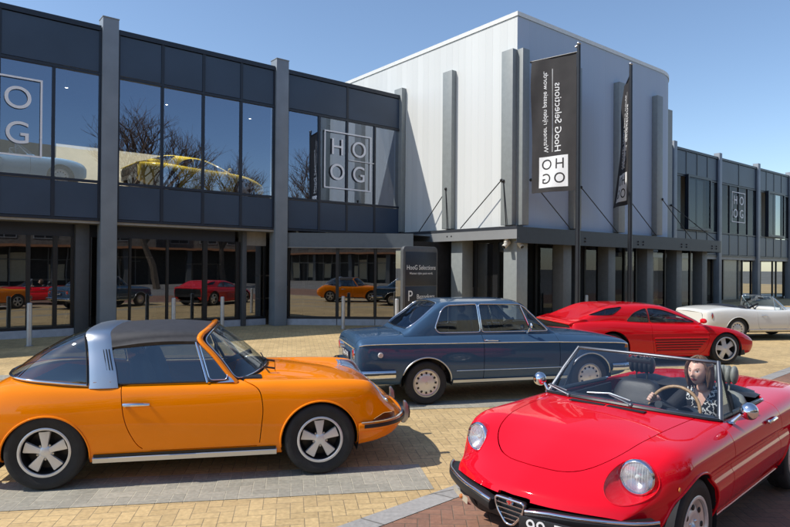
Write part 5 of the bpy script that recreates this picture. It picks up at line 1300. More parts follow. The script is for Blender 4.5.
# ================================================================== white open roadster
def make_roadster(P, name='roadster'):
    r = empty(name)
    X = [
     (-3.10, [(.4,.42),(.48,.43),(.53,.47),(.56,.54),(.565,.62),(.56,.68),(.54,.715),(.46,.735),(.24,.745),(0,.75)]),
     (-3.05, [(.5,.33),(.59,.34),(.64,.42),(.67,.52),(.675,.62),(.67,.72),(.645,.77),(.54,.79),(.27,.80),(0,.805)]),
     (-2.85, [(.5,.26),(.65,.27),(.71,.37),(.74,.5),(.745,.62),(.735,.74),(.70,.80),(.58,.825),(.28,.84),(0,.845)]),
     (-2.5, [(.5,.23),(.67,.24),(.735,.34),(.765,.48),(.77,.62),(.755,.755),(.715,.825),(.59,.86),(.29,.88),(0,.885)]),
     (-2.2, [(.5,.22),(.68,.23),(.745,.33),(.775,.47),(.778,.61),(.76,.75),(.72,.825),(.6,.865),(.3,.885),(0,.89)]),
     (-1.8, [(.5,.22),(.68,.225),(.745,.32),(.772,.46),(.772,.60),(.75,.73),(.715,.80),(.61,.835),(.3,.86),(0,.86)]),
     (-1.2, [(.5,.22),(.68,.225),(.742,.32),(.768,.45),(.768,.59),(.745,.71),(.712,.775),(.61,.80),(.3,.82),(0,.82)]),
     (-.6, [(.5,.22),(.68,.225),(.742,.32),(.768,.45),(.768,.60),(.75,.73),(.715,.79),(.58,.815),(.3,.845),(0,.855)]),
     (0, [(.5,.22),(.67,.23),(.74,.33),(.77,.47),(.772,.62),(.752,.745),(.70,.805),(.55,.80),(.3,.83),(0,.84)]),
     (.35, [(.5,.25),(.64,.26),(.70,.36),(.735,.48),(.74,.61),(.715,.72),(.66,.77),(.52,.74),(.28,.755),(0,.765)]),
     (.58, [(.45,.30),(.56,.31),(.62,.39),(.655,.48),(.66,.58),(.635,.66),(.58,.70),(.46,.66),(.25,.66),(0,.67)]),
     (.68, [(.4,.36),(.46,.37),(.51,.43),(.53,.49),(.53,.55),(.51,.60),(.46,.62),(.37,.60),(.2,.59),(0,.60)]),
    ]
    B = loft(X, ns=8, nk=5, smooth=3); yf = surf_y(B); bm = grid_bm(B, 5); outward(bm)
    drop(bm, arch_g(0, .30, .335)); drop(bm, arch_g(-2.2, .29, .335))
    ck = seg_sdf(rpoly([(-2.08,.46),(-1.9,.60),(-.80,.62),(-.62,.5),(-.58,-.3),(-2.14,-.3)], .1))
    drop(bm, lambda c, k: ck(c.x, c.y) if k > 6.2 else 1.)
    dp = seg_sdf(rpoly([(-1.62,.9),(-1.63,.5),(-1.56,.30),(-.72,.30),(-.70,.5),(-.72,.9)], [0,.2,.08,.06,.1,0]))
    door = take(bm, lambda c, k: dp(c.x, c.z) if c.y > .58 else 1., .007)
    hp = seg_sdf(rpoly([(-.46,-.2),(-.48,.45),(.45,.40),(.62,.2),(.64,-.2)], .08)); hood = take(bm, lambda c, k: hp(c.x, c.y) if k > 6.5 else 1., .006)
    tp = seg_sdf(rpoly([(-2.98,-.2),(-2.96,.40),(-2.36,.46),(-2.32,-.2)], .1)); tr_ = take(bm, lambda c, k: tp(c.x, c.y) if k > 6.5 else 1., .006)
    for b in (bm, door, hood, tr_): flange(b, .02)
    for b in (bm, hood, tr_): mirrored(b)
    bm_obj('body', bm, P, r, angle=38); bm_obj('hood', hood, P, r, angle=38); bm_obj('trunk_lid', tr_, P, r, angle=38)
    MB().prism([(-.52,.45),(.52,.45),(.555,.6),(.53,.70),(.46,.73),(-.46,.73),(-.53,.70),(-.555,.6)], 0, -3.105, -3.09).build('tail_panel', P, r)
    MB().prism([(-.45,.38),(.45,.38),(.52,.5),(.46,.60),(-.46,.60),(-.52,.5)], 0, .66, .682).build('grille', M['black'], r)
    for s in (-1, 1):
        b = flipped(door) if s == -1 else door
        d = bm_obj('door', b, P, r, angle=38)
        MB().tube([(-1.52,.755*s,.655),(-1.48,.785*s,.66),(-1.38,.783*s,.66),(-1.34,.76*s,.655)], .011, n=8).build('handle', M['chrome'], d, smooth=True)
        MB().tube([(x, (yf(x, .285) + .004) * s, .285) for x in np.linspace(-1.83, -.36, 20)], .012, n=6).build('sill_trim', M['chrome'], r, smooth=True)
        t = MB().ball((-2.93,.715*s,.655), 1, 10, (.03,.03,.075)).build('tail_light', M['redlens'], r, smooth=True)
        MB().tube([(-2.93 + .03*math.cos(a), (.72 - .015*math.cos(a))*s, .655 + .085*math.sin(a)) for a in [2*math.pi*i/24 for i in range(24)]], .008, closed=True).build('bezel', M['chrome'], t, smooth=True)
        MB().lathe([(.001,.05),(.05,.04),(.08,.01),(.09,-.03)], 24, axis='X', c=(.56,.575*s,.60)).build('headlight', M['reflector'], r, smooth=True)
        lip('arch_lip', -2.2, .29, .335, yf, R(-5), R(185), .008, P, r, s)
    # windscreen
    base = catmull([(-.72,.655,.80),(-.60,.55,.83),(-.50,.3,.85),(-.47,0,.855)], 6); top = catmull([(-1.04,.575,1.13),(-.96,.48,1.155),(-.92,.25,1.165),(-.91,0,1.168)], 6)
    q1 = [tuple(p) for p in base] + [(p[0], -p[1], p[2]) for p in base[-2::-1]]; q2 = [tuple(p) for p in top] + [(p[0], -p[1], p[2]) for p in top[-2::-1]]
    vs = []
    for a, b in zip(q1, q2):
        for i in range(5): vs.append(Vector(a).lerp(Vector(b), i / 4) + Vector((.012, 0, .01)) * math.sin(math.pi * i / 4))
    ws = MB().add(vs, [(i*5+k, i*5+k+1, (i+1)*5+k+1, (i+1)*5+k) for i in range(len(q1)-1) for k in range(4)]).build('windscreen', M['screen'], r, smooth=True)
    MB().tube(q1 + q2[::-1], .011, n=6, closed=True).build('screen_frame', M['chrome'], ws, smooth=True, angle=60)
    for s in (-1, 1):
        MB().add([(-.74,.655*s,.80),(-1.03,.58*s,1.12),(-1.02,.64*s,.80)], [(0,1,2)]).build('vent_window', M['screen'], ws)
        MB().tube([(-1.02,.645*s,.79),(-1.035,.58*s,1.13)], .008).build('vent_frame', M['chrome'], ws)
    # folded hood under black cover, interior
    mb = MB(); vs = []; nx, ny = 8, 24
    for i in range(nx + 1):
        u = i / nx; x = -2.34 + .52 * u
        for j in range(ny + 1):
            v = -1 + 2 * j / ny; w_ = .60 + .04 * u; wob = .010 * math.sin(9 * v + 5 * u) + .012 * math.sin(17 * v * u)
            vs.append((x, v * w_, .845 + .085 * math.sin(math.pi * min(1, u * 1.1)) ** .7 * (1 - abs(v) ** 4) + wob * math.sin(math.pi * u)))
    mb.add(vs, [(i*(ny+1)+j, (i+1)*(ny+1)+j, (i+1)*(ny+1)+j+1, i*(ny+1)+j+1) for i in range(nx) for j in range(ny)])
    mb.build('folded_top', M['leather'], r, smooth=True)
    MB().box((-2.1,-.62,.25),(-.6,.62,.33)).box((-.72,-.64,.33),(-.55,.64,.8)).box((-2.15,-.6,.33),(-1.95,.6,.80)).build('floor_pan', M['dark'], r)
    MB().prism([(-.55,.80),(-.6,.845),(-.74,.85),(-.82,.80),(-.8,.6),(-.5,.6)], 1, -.60, .60).build('dashboard', P, r, bevel=.015)
    seat(r, -1.6, -.31, .42, M['leather'], tall=.46, head=False); seat(r, -1.6, .31, .42, M['leather'], tall=.46, head=False)
    steering_wheel(r, -1.02, .31, .80, .19, M['black'])
    MB().box((-.93,-.09,1.07),(-.91,.09,1.115)).build('interior_mirror', M['black'], r, bevel=.008)
    underbody(r, -2.9, .45, .72, .2, 2.2)
    for s in (-1, 1):
        for cx, cz in ((0, .30), (-2.2, .29)):
            well(r, cx, cz, .335, .34, .75, .22, s)
            wl = tyre(r, cx, .66 * s, .305, .155, .195, s); rim_barrel(wl, .195, .155, s, M['steel_dull'], M['black']); slot_rim(wl, .19, .078, s)
    return r
# ================================================================== red open two-seater in front, with its driver
def make_spider():
    P = paint('red_paint', (.74, .004, .016), .3)
    r = empty('convertible')
    def b(x): 
        return 0 if x < 0 else .245 * min(1, x / .70) ** 1.6
    base = [
     (-3.15, [(.4,.40),(.5,.41),(.55,.44),(.58,.49),(.59,.54),(.59,.58),(.59,.62),(.58,.68),(.54,.73),(.46,.745),(.22,.75),(0,.75)]),
     (-3.0, [(.45,.32),(.58,.33),(.64,.38),(.68,.45),(.69,.52),(.685,.57),(.69,.62),(.68,.70),(.63,.76),(.53,.785),(.27,.80),(0,.805)]),
     (-2.7, [(.5,.26),(.64,.26),(.71,.33),(.755,.43),(.77,.51),(0.744,.57),(.773,.63),(.762,.715),(.705,.785),(.59,.815),(.3,.835),(0,.84)]),
     (-2.25, [(.5,.23),(.66,.22),(.735,.30),(.785,.41),(.80,.505),(0.772,.570),(.805,.635),(.79,.725),(.735,.80),(.62,.83),(.3,.85),(0,.855)]),
     (-1.75, [(.5,.22),(.66,.205),(.735,.28),(.785,.40),(.80,.505),(0.771,.572),(.805,.638),(.79,.73),(.737,.80),(.65,.825),(.3,.85),(0,.855)]),
     (-1.2, [(.5,.22),(.66,.205),(.735,.28),(.785,.40),(.80,.505),(0.771,.572),(.805,.638),(.79,.73),(.737,.80),(.655,.823),(.3,.85),(0,.855)]),
     (-.66, [(.5,.22),(.66,.205),(.735,.28),(.785,.40),(.80,.505),(0.771,.572),(.805,.638),(.79,.73),(.735,.80),(.64,.835),(.3,.868),(0,.878)]),
     (-.25, [(.5,.22),(.66,.21),(.735,.285),(.783,.40),(.798,.50),(0.770,.567),(.803,.632),(.79,.72),(.73,.795),(.62,.825),(.3,.845),(0,.852)]),
     (.08, [(.5,.23),(.65,.22),(.73,.295),(.778,.40),(.792,.495),(.783,.557),(.798,.618),(.787,.705),(.722,.795),(.60,.812),(.3,.80),(0,.805)]),
     (.28, [(.48,.24),(.63,.24),(.71,.31),(.758,.40),(.772,.485),(.765,.54),(.780,.597),(.770,.675),(.705,.778),(.58,.785),(.3,.748),(0,.752)]),
     (.44, [(.45,.26),(.60,.265),(.675,.33),(.722,.41),(.735,.48),(.730,.525),(.742,.573),(.736,.655),(.682,.742),(.57,.750),(.3,.697),(0,.70)]),
     (.58, [(.42,.29),(.56,.295),(.63,.355),(.675,.42),(.69,.475),(.687,.51),(.697,.547),(.69,.585),(.640,.655),(.53,.668),(.28,.640),(0,.643)]),
     (.69, [(.40,.32),(.52,.33),(.585,.38),(.63,.43),(.65,.47),(.65,.492),(.656,.517),(.65,.54),(.595,.570),(.49,.584),(.26,.587),(0,.59)]),
     (.76, [(.36,.38),(.47,.385),(.535,.415),(.585,.445),(.61,.467),(.613,.48),(.617,.493),(.61,.505),(.555,.525),(.45,.535),(.23,.540),(0,.543)]),
     (.785, [(.3,.455),(.42,.457),(.48,.460),(.54,.464),(.57,.467),(.58,.471),(.585,.475),(.58,.478),(.53,.485),(.425,.490),(.21,.493),(0,.495)]),
    ]
    X = [(x, [(y, z, -b(x) * (y / .65) ** 2) for y, z in rows]) for x, rows in base]
    B = loft(X, ns=9, nk=5, smooth=3); yf = surf_y(B); bm = grid_bm(B, 5); outward(bm)
    drop(bm, arch_g(0, .30, .352)); drop(bm, arch_g(-2.25, .29, .345))
    ck = seg_sdf(rpoly([(-1.98,.50),(-1.80,.655),(-.80,.685),(-.62,.55),(-.545,-.3),(-2.05,-.3)], [.12,.12,.06,.1,0,0]))
    drop(bm, lambda c, k: ck(c.x, c.y) if k > 7.5 else 1.)
    # headlamp scoops
    hs = seg_sdf([(.572 + .125 * math.sin(a), .648 + (.112 if math.cos(a) > 0 else .105) * math.cos(a)) for a in [2 * math.pi * i / 32 for i in range(32)]])
    cover = take(bm, lambda c, k: hs(c.y, c.z) if c.x > .05 and k > 3 else 1., .0)
    dp = seg_sdf(rpoly([(-1.70,.90),(-1.72,.55),(-1.66,.265),(-.62,.265),(-.60,.5),(-.62,.90)], [0,.15,.06,.06,.1,0]))
    door = take(bm, lambda c, k: dp(c.x, c.z) if c.y > .6 and k < 9.5 else 1., .007)
    hp = seg_sdf(rpoly([(-.50,-.2),(-.54,.2),(-.66,.56),(.10,.50),(.36,.435),(.55,.25),(.60,-.2)], [0,.1,.03,.25,.16,.25,0]))
    hood = take(bm, lambda c, k: hp(c.x, c.y) if k > 8.2 else 1., .007)
    # grille notch in the nose
    gs = seg_sdf(rpoly([(-.118,.512),(.118,.512),(.10,.42),(.03,.36),(-.03,.36),(-.10,.42)], .02))
    drop(bm, lambda c, k: gs(c.y, c.z) if c.x > .6 else 1.)
    for q in (bm, door, hood): flange(q, .022)
    mirrored(bm); mirrored(hood); bm_obj('body', bm, P, r, angle=38); bm_obj('hood', hood, P, r, angle=38)
    LR = .088
    for s in (1, -1):
        cv = cover.copy() if s == 1 else flipped(cover)
        L = [Vector(p) for p in loops_of(cv)[0]]
        c0 = Vector((.385, .580 * s, .668)); nrm = Vector((.97, .16 * s, .10)).normalized()
        uz = (Vector((0, 0, 1)) - nrm * nrm.z).normalized(); uy = nrm.cross(uz)
        vs = []; n = len(L)
        for p in L:
            d = p - c0; a = math.atan2(d.dot(uz), d.dot(uy)); q = c0 + (uy * math.cos(a) + uz * math.sin(a)) * (LR + .012)
            for t in (0, .12, .5, .85, 1): vs.append(p.lerp(q, t) + (Vector((-.012, 0, 0)) if 0 < t < 1 else Vector()))
        bucket = MB().add(vs, [(i*5+k, i*5+k+1, ((i+1)%n)*5+k+1, ((i+1)%n)*5+k) for i in range(n) for k in range(4)]).build('headlight_bucket', P, r, smooth=True, angle=70)
        mtx = Matrix.Translation(c0) @ nrm.to_track_quat('X', 'Z').to_matrix().to_4x4()
        lens = MB().lathe([(.001,.028),(.03,.026),(.055,.020),(.075,.009),(LR,-.004)], 36, axis='X').build('headlight', M['fluted'], r, smooth=True); lens.matrix_local = mtx
        MB().lathe([(.001,-.055),(.04,-.045),(.07,-.02),(LR,-.004)], 32, axis='X').build('reflector', M['reflector'], lens, smooth=True)
        mb = MB(); mb.ball((-.022,0,0), .016, 8)
        for i in range(-2, 3): mb.box((.004, i*.03-.001, -.055), (.005, i*.03+.001, .055))
        mb.build('bulb', M['whitelens'], lens)
        MB().lathe([(LR-.004,.004),(LR+.002,.010),(LR+.010,.006),(LR+.014,-.010)], 40, axis='X').build('bezel', M['chrome'], lens, smooth=True, angle=70)
        c2 = cv.copy(); bm_obj('headlight_cover', c2, M['cover'], r)
        rp_ = np.array(resample(L, 60)); MB().tube([tuple(q) for q in rp_], .004, n=6, closed=True).build('cover_seal', P, r, smooth=True); cv.free()
    for s in (-1, 1):
        q = flipped(door) if s == -1 else door
        d = bm_obj('door', q, P, r, angle=38)
        h = MB().tube([(-1.53,.790*s,.735),(-1.50,.815*s,.742),(-1.38,.818*s,.742),(-1.345,.795*s,.735)], [.012,.013,.012,.010], n=8); h.ball((-1.36,.805*s,.735), .016, 8); h.build('handle', M['chrome'], d, smooth=True)
        MB().box((-1.66,.60*s-.01,.40),(-.68,.60*s+.01,.80)).tube([(-1.66,.655*s,.825),(-.70,.665*s,.838)], .018, n=8).build('door_card', M['leather'], d)
        lip('arch_lip', 0, .30, .352, yf, R(-6), R(184), .008, P, r, s); lip('arch_lip', -2.25, .29, .345, yf, R(-8), R(188), .008, P, r, s)
        MB().tube([(x, (yf(x, .272) + .003) * s, .268) for x in np.linspace(-1.86, -.38, 16)], .007, n=6).build('sill_trim', P, r, smooth=True)
        MB().lathe([(.001,.008*s),(.012,.006*s),(.014,0)], 14, c=(.24,(yf(.24,.61)+.0)*s,.61)).build('side_repeater', M['amber'], r, smooth=True)
        # mirrors
        mx = -.80
        m_ = MB().tube([(mx+.02,.725*s,.815),(mx+.01,.755*s,.85),(mx,.785*s,.885)], [.018,.012,.010])
        m_.lathe([(.001,.05),(.03,.045),(.052,.025),(.06,0),(.058,-.012),(.001,-.012)], 28, axis='X', c=(mx+.0,.825*s,.905)); m_.lathe([(.03,.004),(.022,.012),(.001,.014)], 16, axis='Z', c=(mx+.03,.72*s,.81))
        m_.build('mirror', M['chrome'], r, smooth=True, angle=60)
    # bumpers: one black blade each side with a bright top edge
    for s in (1, -1):
        pth = [(.83 - .265 * (y / .65) ** 2, y) for y in (.122,.2,.3,.4,.5,.58,.64)] + [(.505,.695),(.45,.725)]
        pth = [tuple(q) for q in catmull(pth, 5)]; n = len(pth)
        def off(i, o):
            a = Vector(pth[max(0,i-1)]); c = Vector(pth[min(n-1,i+1)]); t = (c-a).normalized(); return (pth[i][0] + t.y*o, (pth[i][1] - t.x*o))
        prof = [(-.05,.416),(.0,.411),(.022,.419),(.029,.440),(.027,.464),(.012,.476),(-.05,.478)]
        vs = []
        for i in range(n):
            drop_ = .015 * max(0, 1 - i / 8)
            for o, z in prof:
                x, y = off(i, o); vs.append((x, y * s, z - drop_))
        m7 = len(prof); fs = [(i*m7+k, i*m7+(k+1)%m7, (i+1)*m7+(k+1)%m7, (i+1)*m7+k) for i in range(n-1) for k in range(m7)] + [tuple(range(m7)), tuple((n-1)*m7+k for k in range(m7))]
        bb = MB().add(vs, fs).build('bumper', M['black'], r, smooth=True, angle=45)
        tp = []
        for i in range(n):
            x, y = off(i, .016); tp.append((x, y * s, .478 - .015 * max(0, 1 - i / 8)))
        MB().tube(tp, .0105, n=8).build('chrome_strip', M['chrome'], bb, smooth=True, angle=70)
        # lamps below the blade
        q = MB()
        for i in range(22, 34):
            pass
        vs = []
        idx = list(range(13, 27)); 
        for i in idx:
            for o, z in ((.010,.388),(.012,.345),(-.02,.338)):
                x, y = off(i, o); vs.append((x, y * s, z))
        k3 = len(idx); lm = MB().add(vs, [(i*3+k, i*3+k+1, (i+1)*3+k+1, (i+1)*3+k) for i in range(k3-1) for k in range(2)]).build('turn_signal', M['lamp_cream'], r, smooth=True)
        MB().ball((off(17,.012)[0], off(17,.012)[1]*s, .366), .016, 8).build('bulb', M['amber'], lm, smooth=True)
    # shield grille
    sh = rpoly([(-.108,.492),(.108,.492),(.092,.425),(.026,.345),(-.026,.345),(-.092,.425)], [.03,.03,.08,.03,.03,.08])
    gr = MB().prism(sh, 0, .775, .79).build('grille', M['black'], r)
    MB().tube([(.815, y, z) for y, z in sh], .0075, n=8, closed=True).build('grille_surround', M['chrome'], gr, smooth=True, angle=70)
    bars = MB()
    for z, w_ in ((.458,.097),(.430,.090),(.402,.070),(.374,.042)): bars.box((.797, -w_, z - .0025), (.812, w_, z + .0025))
    bars.build('grille_bars', M['chrome'], gr)
    bd = MB().lathe([(.001,.012),(.020,.010),(.024,0)], 24, axis='X').build('badge', M['chrome'], gr, smooth=True); bd.location = (.806, 0, .478)
    MB().box((.0125,-.004,-.016),(.0140,.004,.016)).box((.0125,-.016,-.004),(.0140,.016,.004)).build('badge_cross', M['redlens'], bd)
    # valance and number plate
    MB().prism([(-.62,.25),(.62,.25),(.66,.38),(-.66,.38)], 0, .30, .40).build('valance', M['black'], r, bevel=.02)
    MB().box((.40,-.40,.27),(.62,.40,.36)).build('air_intake', M['black'], r, bevel=.02)
    plq = Matrix.Translation((.846,.385,.410)) @ Matrix.Rotation(R(14), 4, 'Z')
    pl = MB().box((-.006,-.26,-.055),(.004,.26,.055)).build('number_plate', M['black'], r, bevel=.004); pl.matrix_local = plq
    MB().box((.60,.25,.34),(.80,.28,.36)).box((.60,.52,.34),(.74,.55,.36)).build('plate_bracket', M['black'], r)
    text('plate_text', '99-FT-30', .118, M['whitepaint'], pl, Matrix.Translation((.0055,0,0)) @ Matrix.Rotation(R(90),4,'Z') @ Matrix.Rotation(R(90),4,'X'), .001)
    # windscreen
    bs = catmull([(-.70,.672,.835),(-.62,.60,.850),(-.53,.40,.868),(-.485,.2,.878),(-.475,0,.882)], 6); tp = catmull([(-1.00,.560,1.185),(-.965,.50,1.192),(-.93,.35,1.197),(-.912,.18,1.200),(-.908,0,1.201)], 6)
    q1 = [tuple(p) for p in bs] + [(p[0], -p[1], p[2]) for p in bs[-2::-1]]; q2 = [tuple(p) for p in tp] + [(p[0], -p[1], p[2]) for p in tp[-2::-1]]
    vs = []; nn = 6
    for a, c in zip(q1, q2):
        for i in range(nn + 1): vs.append(Vector(a).lerp(Vector(c), i / nn) + Vector((.012, 0, .01)) * math.sin(math.pi * i / nn))
    ws = MB().add(vs, [(i*(nn+1)+k, i*(nn+1)+k+1, (i+1)*(nn+1)+k+1, (i+1)*(nn+1)+k) for i in range(len(q1)-1) for k in range(nn)]).build('windscreen', M['screen2'], r, smooth=True)
    MB().tube(q2, .016, n=8, flat=.8).tube(q1, .011, n=8).build('screen_frame', M['gunmetal'], ws, smooth=True, angle=60)
    for s in (-1, 1):
        MB().tube([(-.705,.675*s,.825),(-.86,.622*s,1.02),(-1.005,.562*s,1.19)], [.020,.018,.016], n=8, flat=1.1).build('pillar', M['gunmetal'], ws, smooth=True, angle=60)
        vp = [(-.735,.668*s,.845),(-1.00,.575*s,1.165),(-.955,.672*s,.832)]
        vw = MB().add(vp, [(0,1,2)]).build('vent_window', M['screen2'], r)
        MB().tube([(-.950,.675*s,.825),(-1.005,.570*s,1.175)], .009, n=6).build('frame', M['black'], vw, smooth=True)
        MB().tube([(-.74,.672*s,.838),(-1.72,.660*s,.832)], .009, n=6).build('belt_seal', M['brushed'], r, smooth=True)
    MB().tube([(x + .012, y, z - .004) for x, y, z in q1], .014, n=6).build('screen_seal', M['black'], ws, smooth=True)
    for y0, dy in ((-.42, .46), (.10, .47)):
        z0 = .872 if abs(y0) < .3 else .862
        wb = MB().ball((-.455 - .10 * abs(y0), y0 + .05, z0 + .012), .018, 8).tube([(-.455 - .1*abs(y0), y0 + .05, z0 + .015), (-.53, y0 - .15, .925)], .006, n=6)
        wb.tube([(-.515 - .08*max(0,-y0), y0 - (.17 if y0 < 0 else .32), .915 - .03*max(0,-y0)), (-.53 - .02, y0 - .15, .928), (-.51, y0 + .03, .905)], .007, n=6)
        wb.build('wiper', M['gunmetal'], r, smooth=True)
    for y in (-.16, .14):
        MB().box((-.435, y - .14, .8625), (-.385, y + .14, .8685)).build('cowl_vent', M['black'], r)
    MB().box((-.935,-.10,1.125),(-.915,.10,1.165)).tube([(-.925,0,1.16),(-.92,0,1.195)], .006).build('interior_mirror', M['black'], r, bevel=.008)
    # cabin
    MB().box((-1.98,-.60,.22),(-.55,.60,.30)).box((-.62,-.62,.30),(-.5,.62,.82)).box((-2.06,-.60,.30),(-1.96,.60,.80)).box((-1.9,-.09,.3),(-.6,.09,.46)).build('floor_pan', M['dark'], r)
    MB().prism([(-.62,.80),(-.66,.838),(-.76,.845),(-.86,.815),(-.84,.64),(-.6,.6)], 1, -.63, .63).build('dashboard', M['leather'], r, bevel=.02)
    for y in (.20, .42):
        MB().lathe([(.001,.0),(.06,.0),(.07,.02),(.07,.10)], 24, axis='X', c=(-.87, y, .80)).build('instrument', M['black'], r, smooth=True)
    for s in (-1, 1):
        st = seat(r, -1.60 if s < 0 else -1.62, .345 * s, .33, M['leather'] if s < 0 else M['greyseat'], tall=.50, head=False, wid=.25)
        hb = MB(); tilt = .22; hx, hz = (-1.775, .985) if s < 0 else (-1.80, .985)
        for i in range(5): hb.ball((hx + .01, (.345 * s) - .088 + .044 * i, hz), 1, 10, (.055,.030,.078))
        hb.ball((hx, .345 * s, hz), 1, 10, (.045,.115,.075))
        hb.tube([(hx+.02,.345*s-.05,.84),(hx,.345*s-.05,.95)], .008).tube([(hx+.02,.345*s+.05,.84),(hx,.345*s+.05,.95)], .008)
        hb.build('headrest', M['leather'] if s < 0 else M['greyseat'], st, smooth=True, angle=70)
    steering_wheel(r, -.96, .262, .785, .190, M['wood'], tilt=.38, spoke=M['steel_dull'])
    mb = MB(); vs = []; nx, ny = 6, 20
    for i in range(nx + 1):
        u = i / nx; x = -2.06 + .30 * u
        for j in range(ny + 1):
            v = -1 + 2*j/ny; vs.append((x, v*.60, .825 + .055*math.sin(math.pi*u)**.6*(1-abs(v)**5) + .012*math.sin(11*v+4*u)*math.sin(math.pi*u)))
    mb.add(vs, [(i*(ny+1)+j, (i+1)*(ny+1)+j, (i+1)*(ny+1)+j+1, i*(ny+1)+j+1) for i in range(nx) for j in range(ny)]); mb.build('folded_top', M['leather'], r, smooth=True)
    underbody(r, -2.9, .35, .74, .18, 2.25)
    for s in (-1, 1):
        for cx, cz, R_ in ((0,.30,.353),(-2.25,.29,.346)):
            well(r, cx, cz, R_, .34, .77, .2, s)
            wl = tyre(r, cx, .685 * s, .308, .17, .195, s); rim_barrel(wl, .195, .17, s, M['alu'], M['steel_dull'])
            MB().lathe([(a, c * s * .085) for a, c in [(.001,.95),(.028,.95),(.034,.80),(.06,.70),(.085,.82),(.12,.78),(.15,.55),(.182,.80)]], 48).build('wheel_disc', M['alu'], wl, smooth=True, angle=60)
            nb = MB()
            for i in range(8):
                a = 2*math.pi*i/8; nb.ball((.135*math.cos(a), .068*s, .135*math.sin(a)), 1, 8, (.018,.008,.018))
            nb.build('slots', M['black'], wl, smooth=True)
            lb = MB()
            for i in range(4):
                a = 2*math.pi*(i+.5)/4; lb.ball((.06*math.cos(a), .064*s, .06*math.sin(a)), .010, 6)
            lb.build('lug_nuts', M['chrome'], wl, smooth=True)
    return r
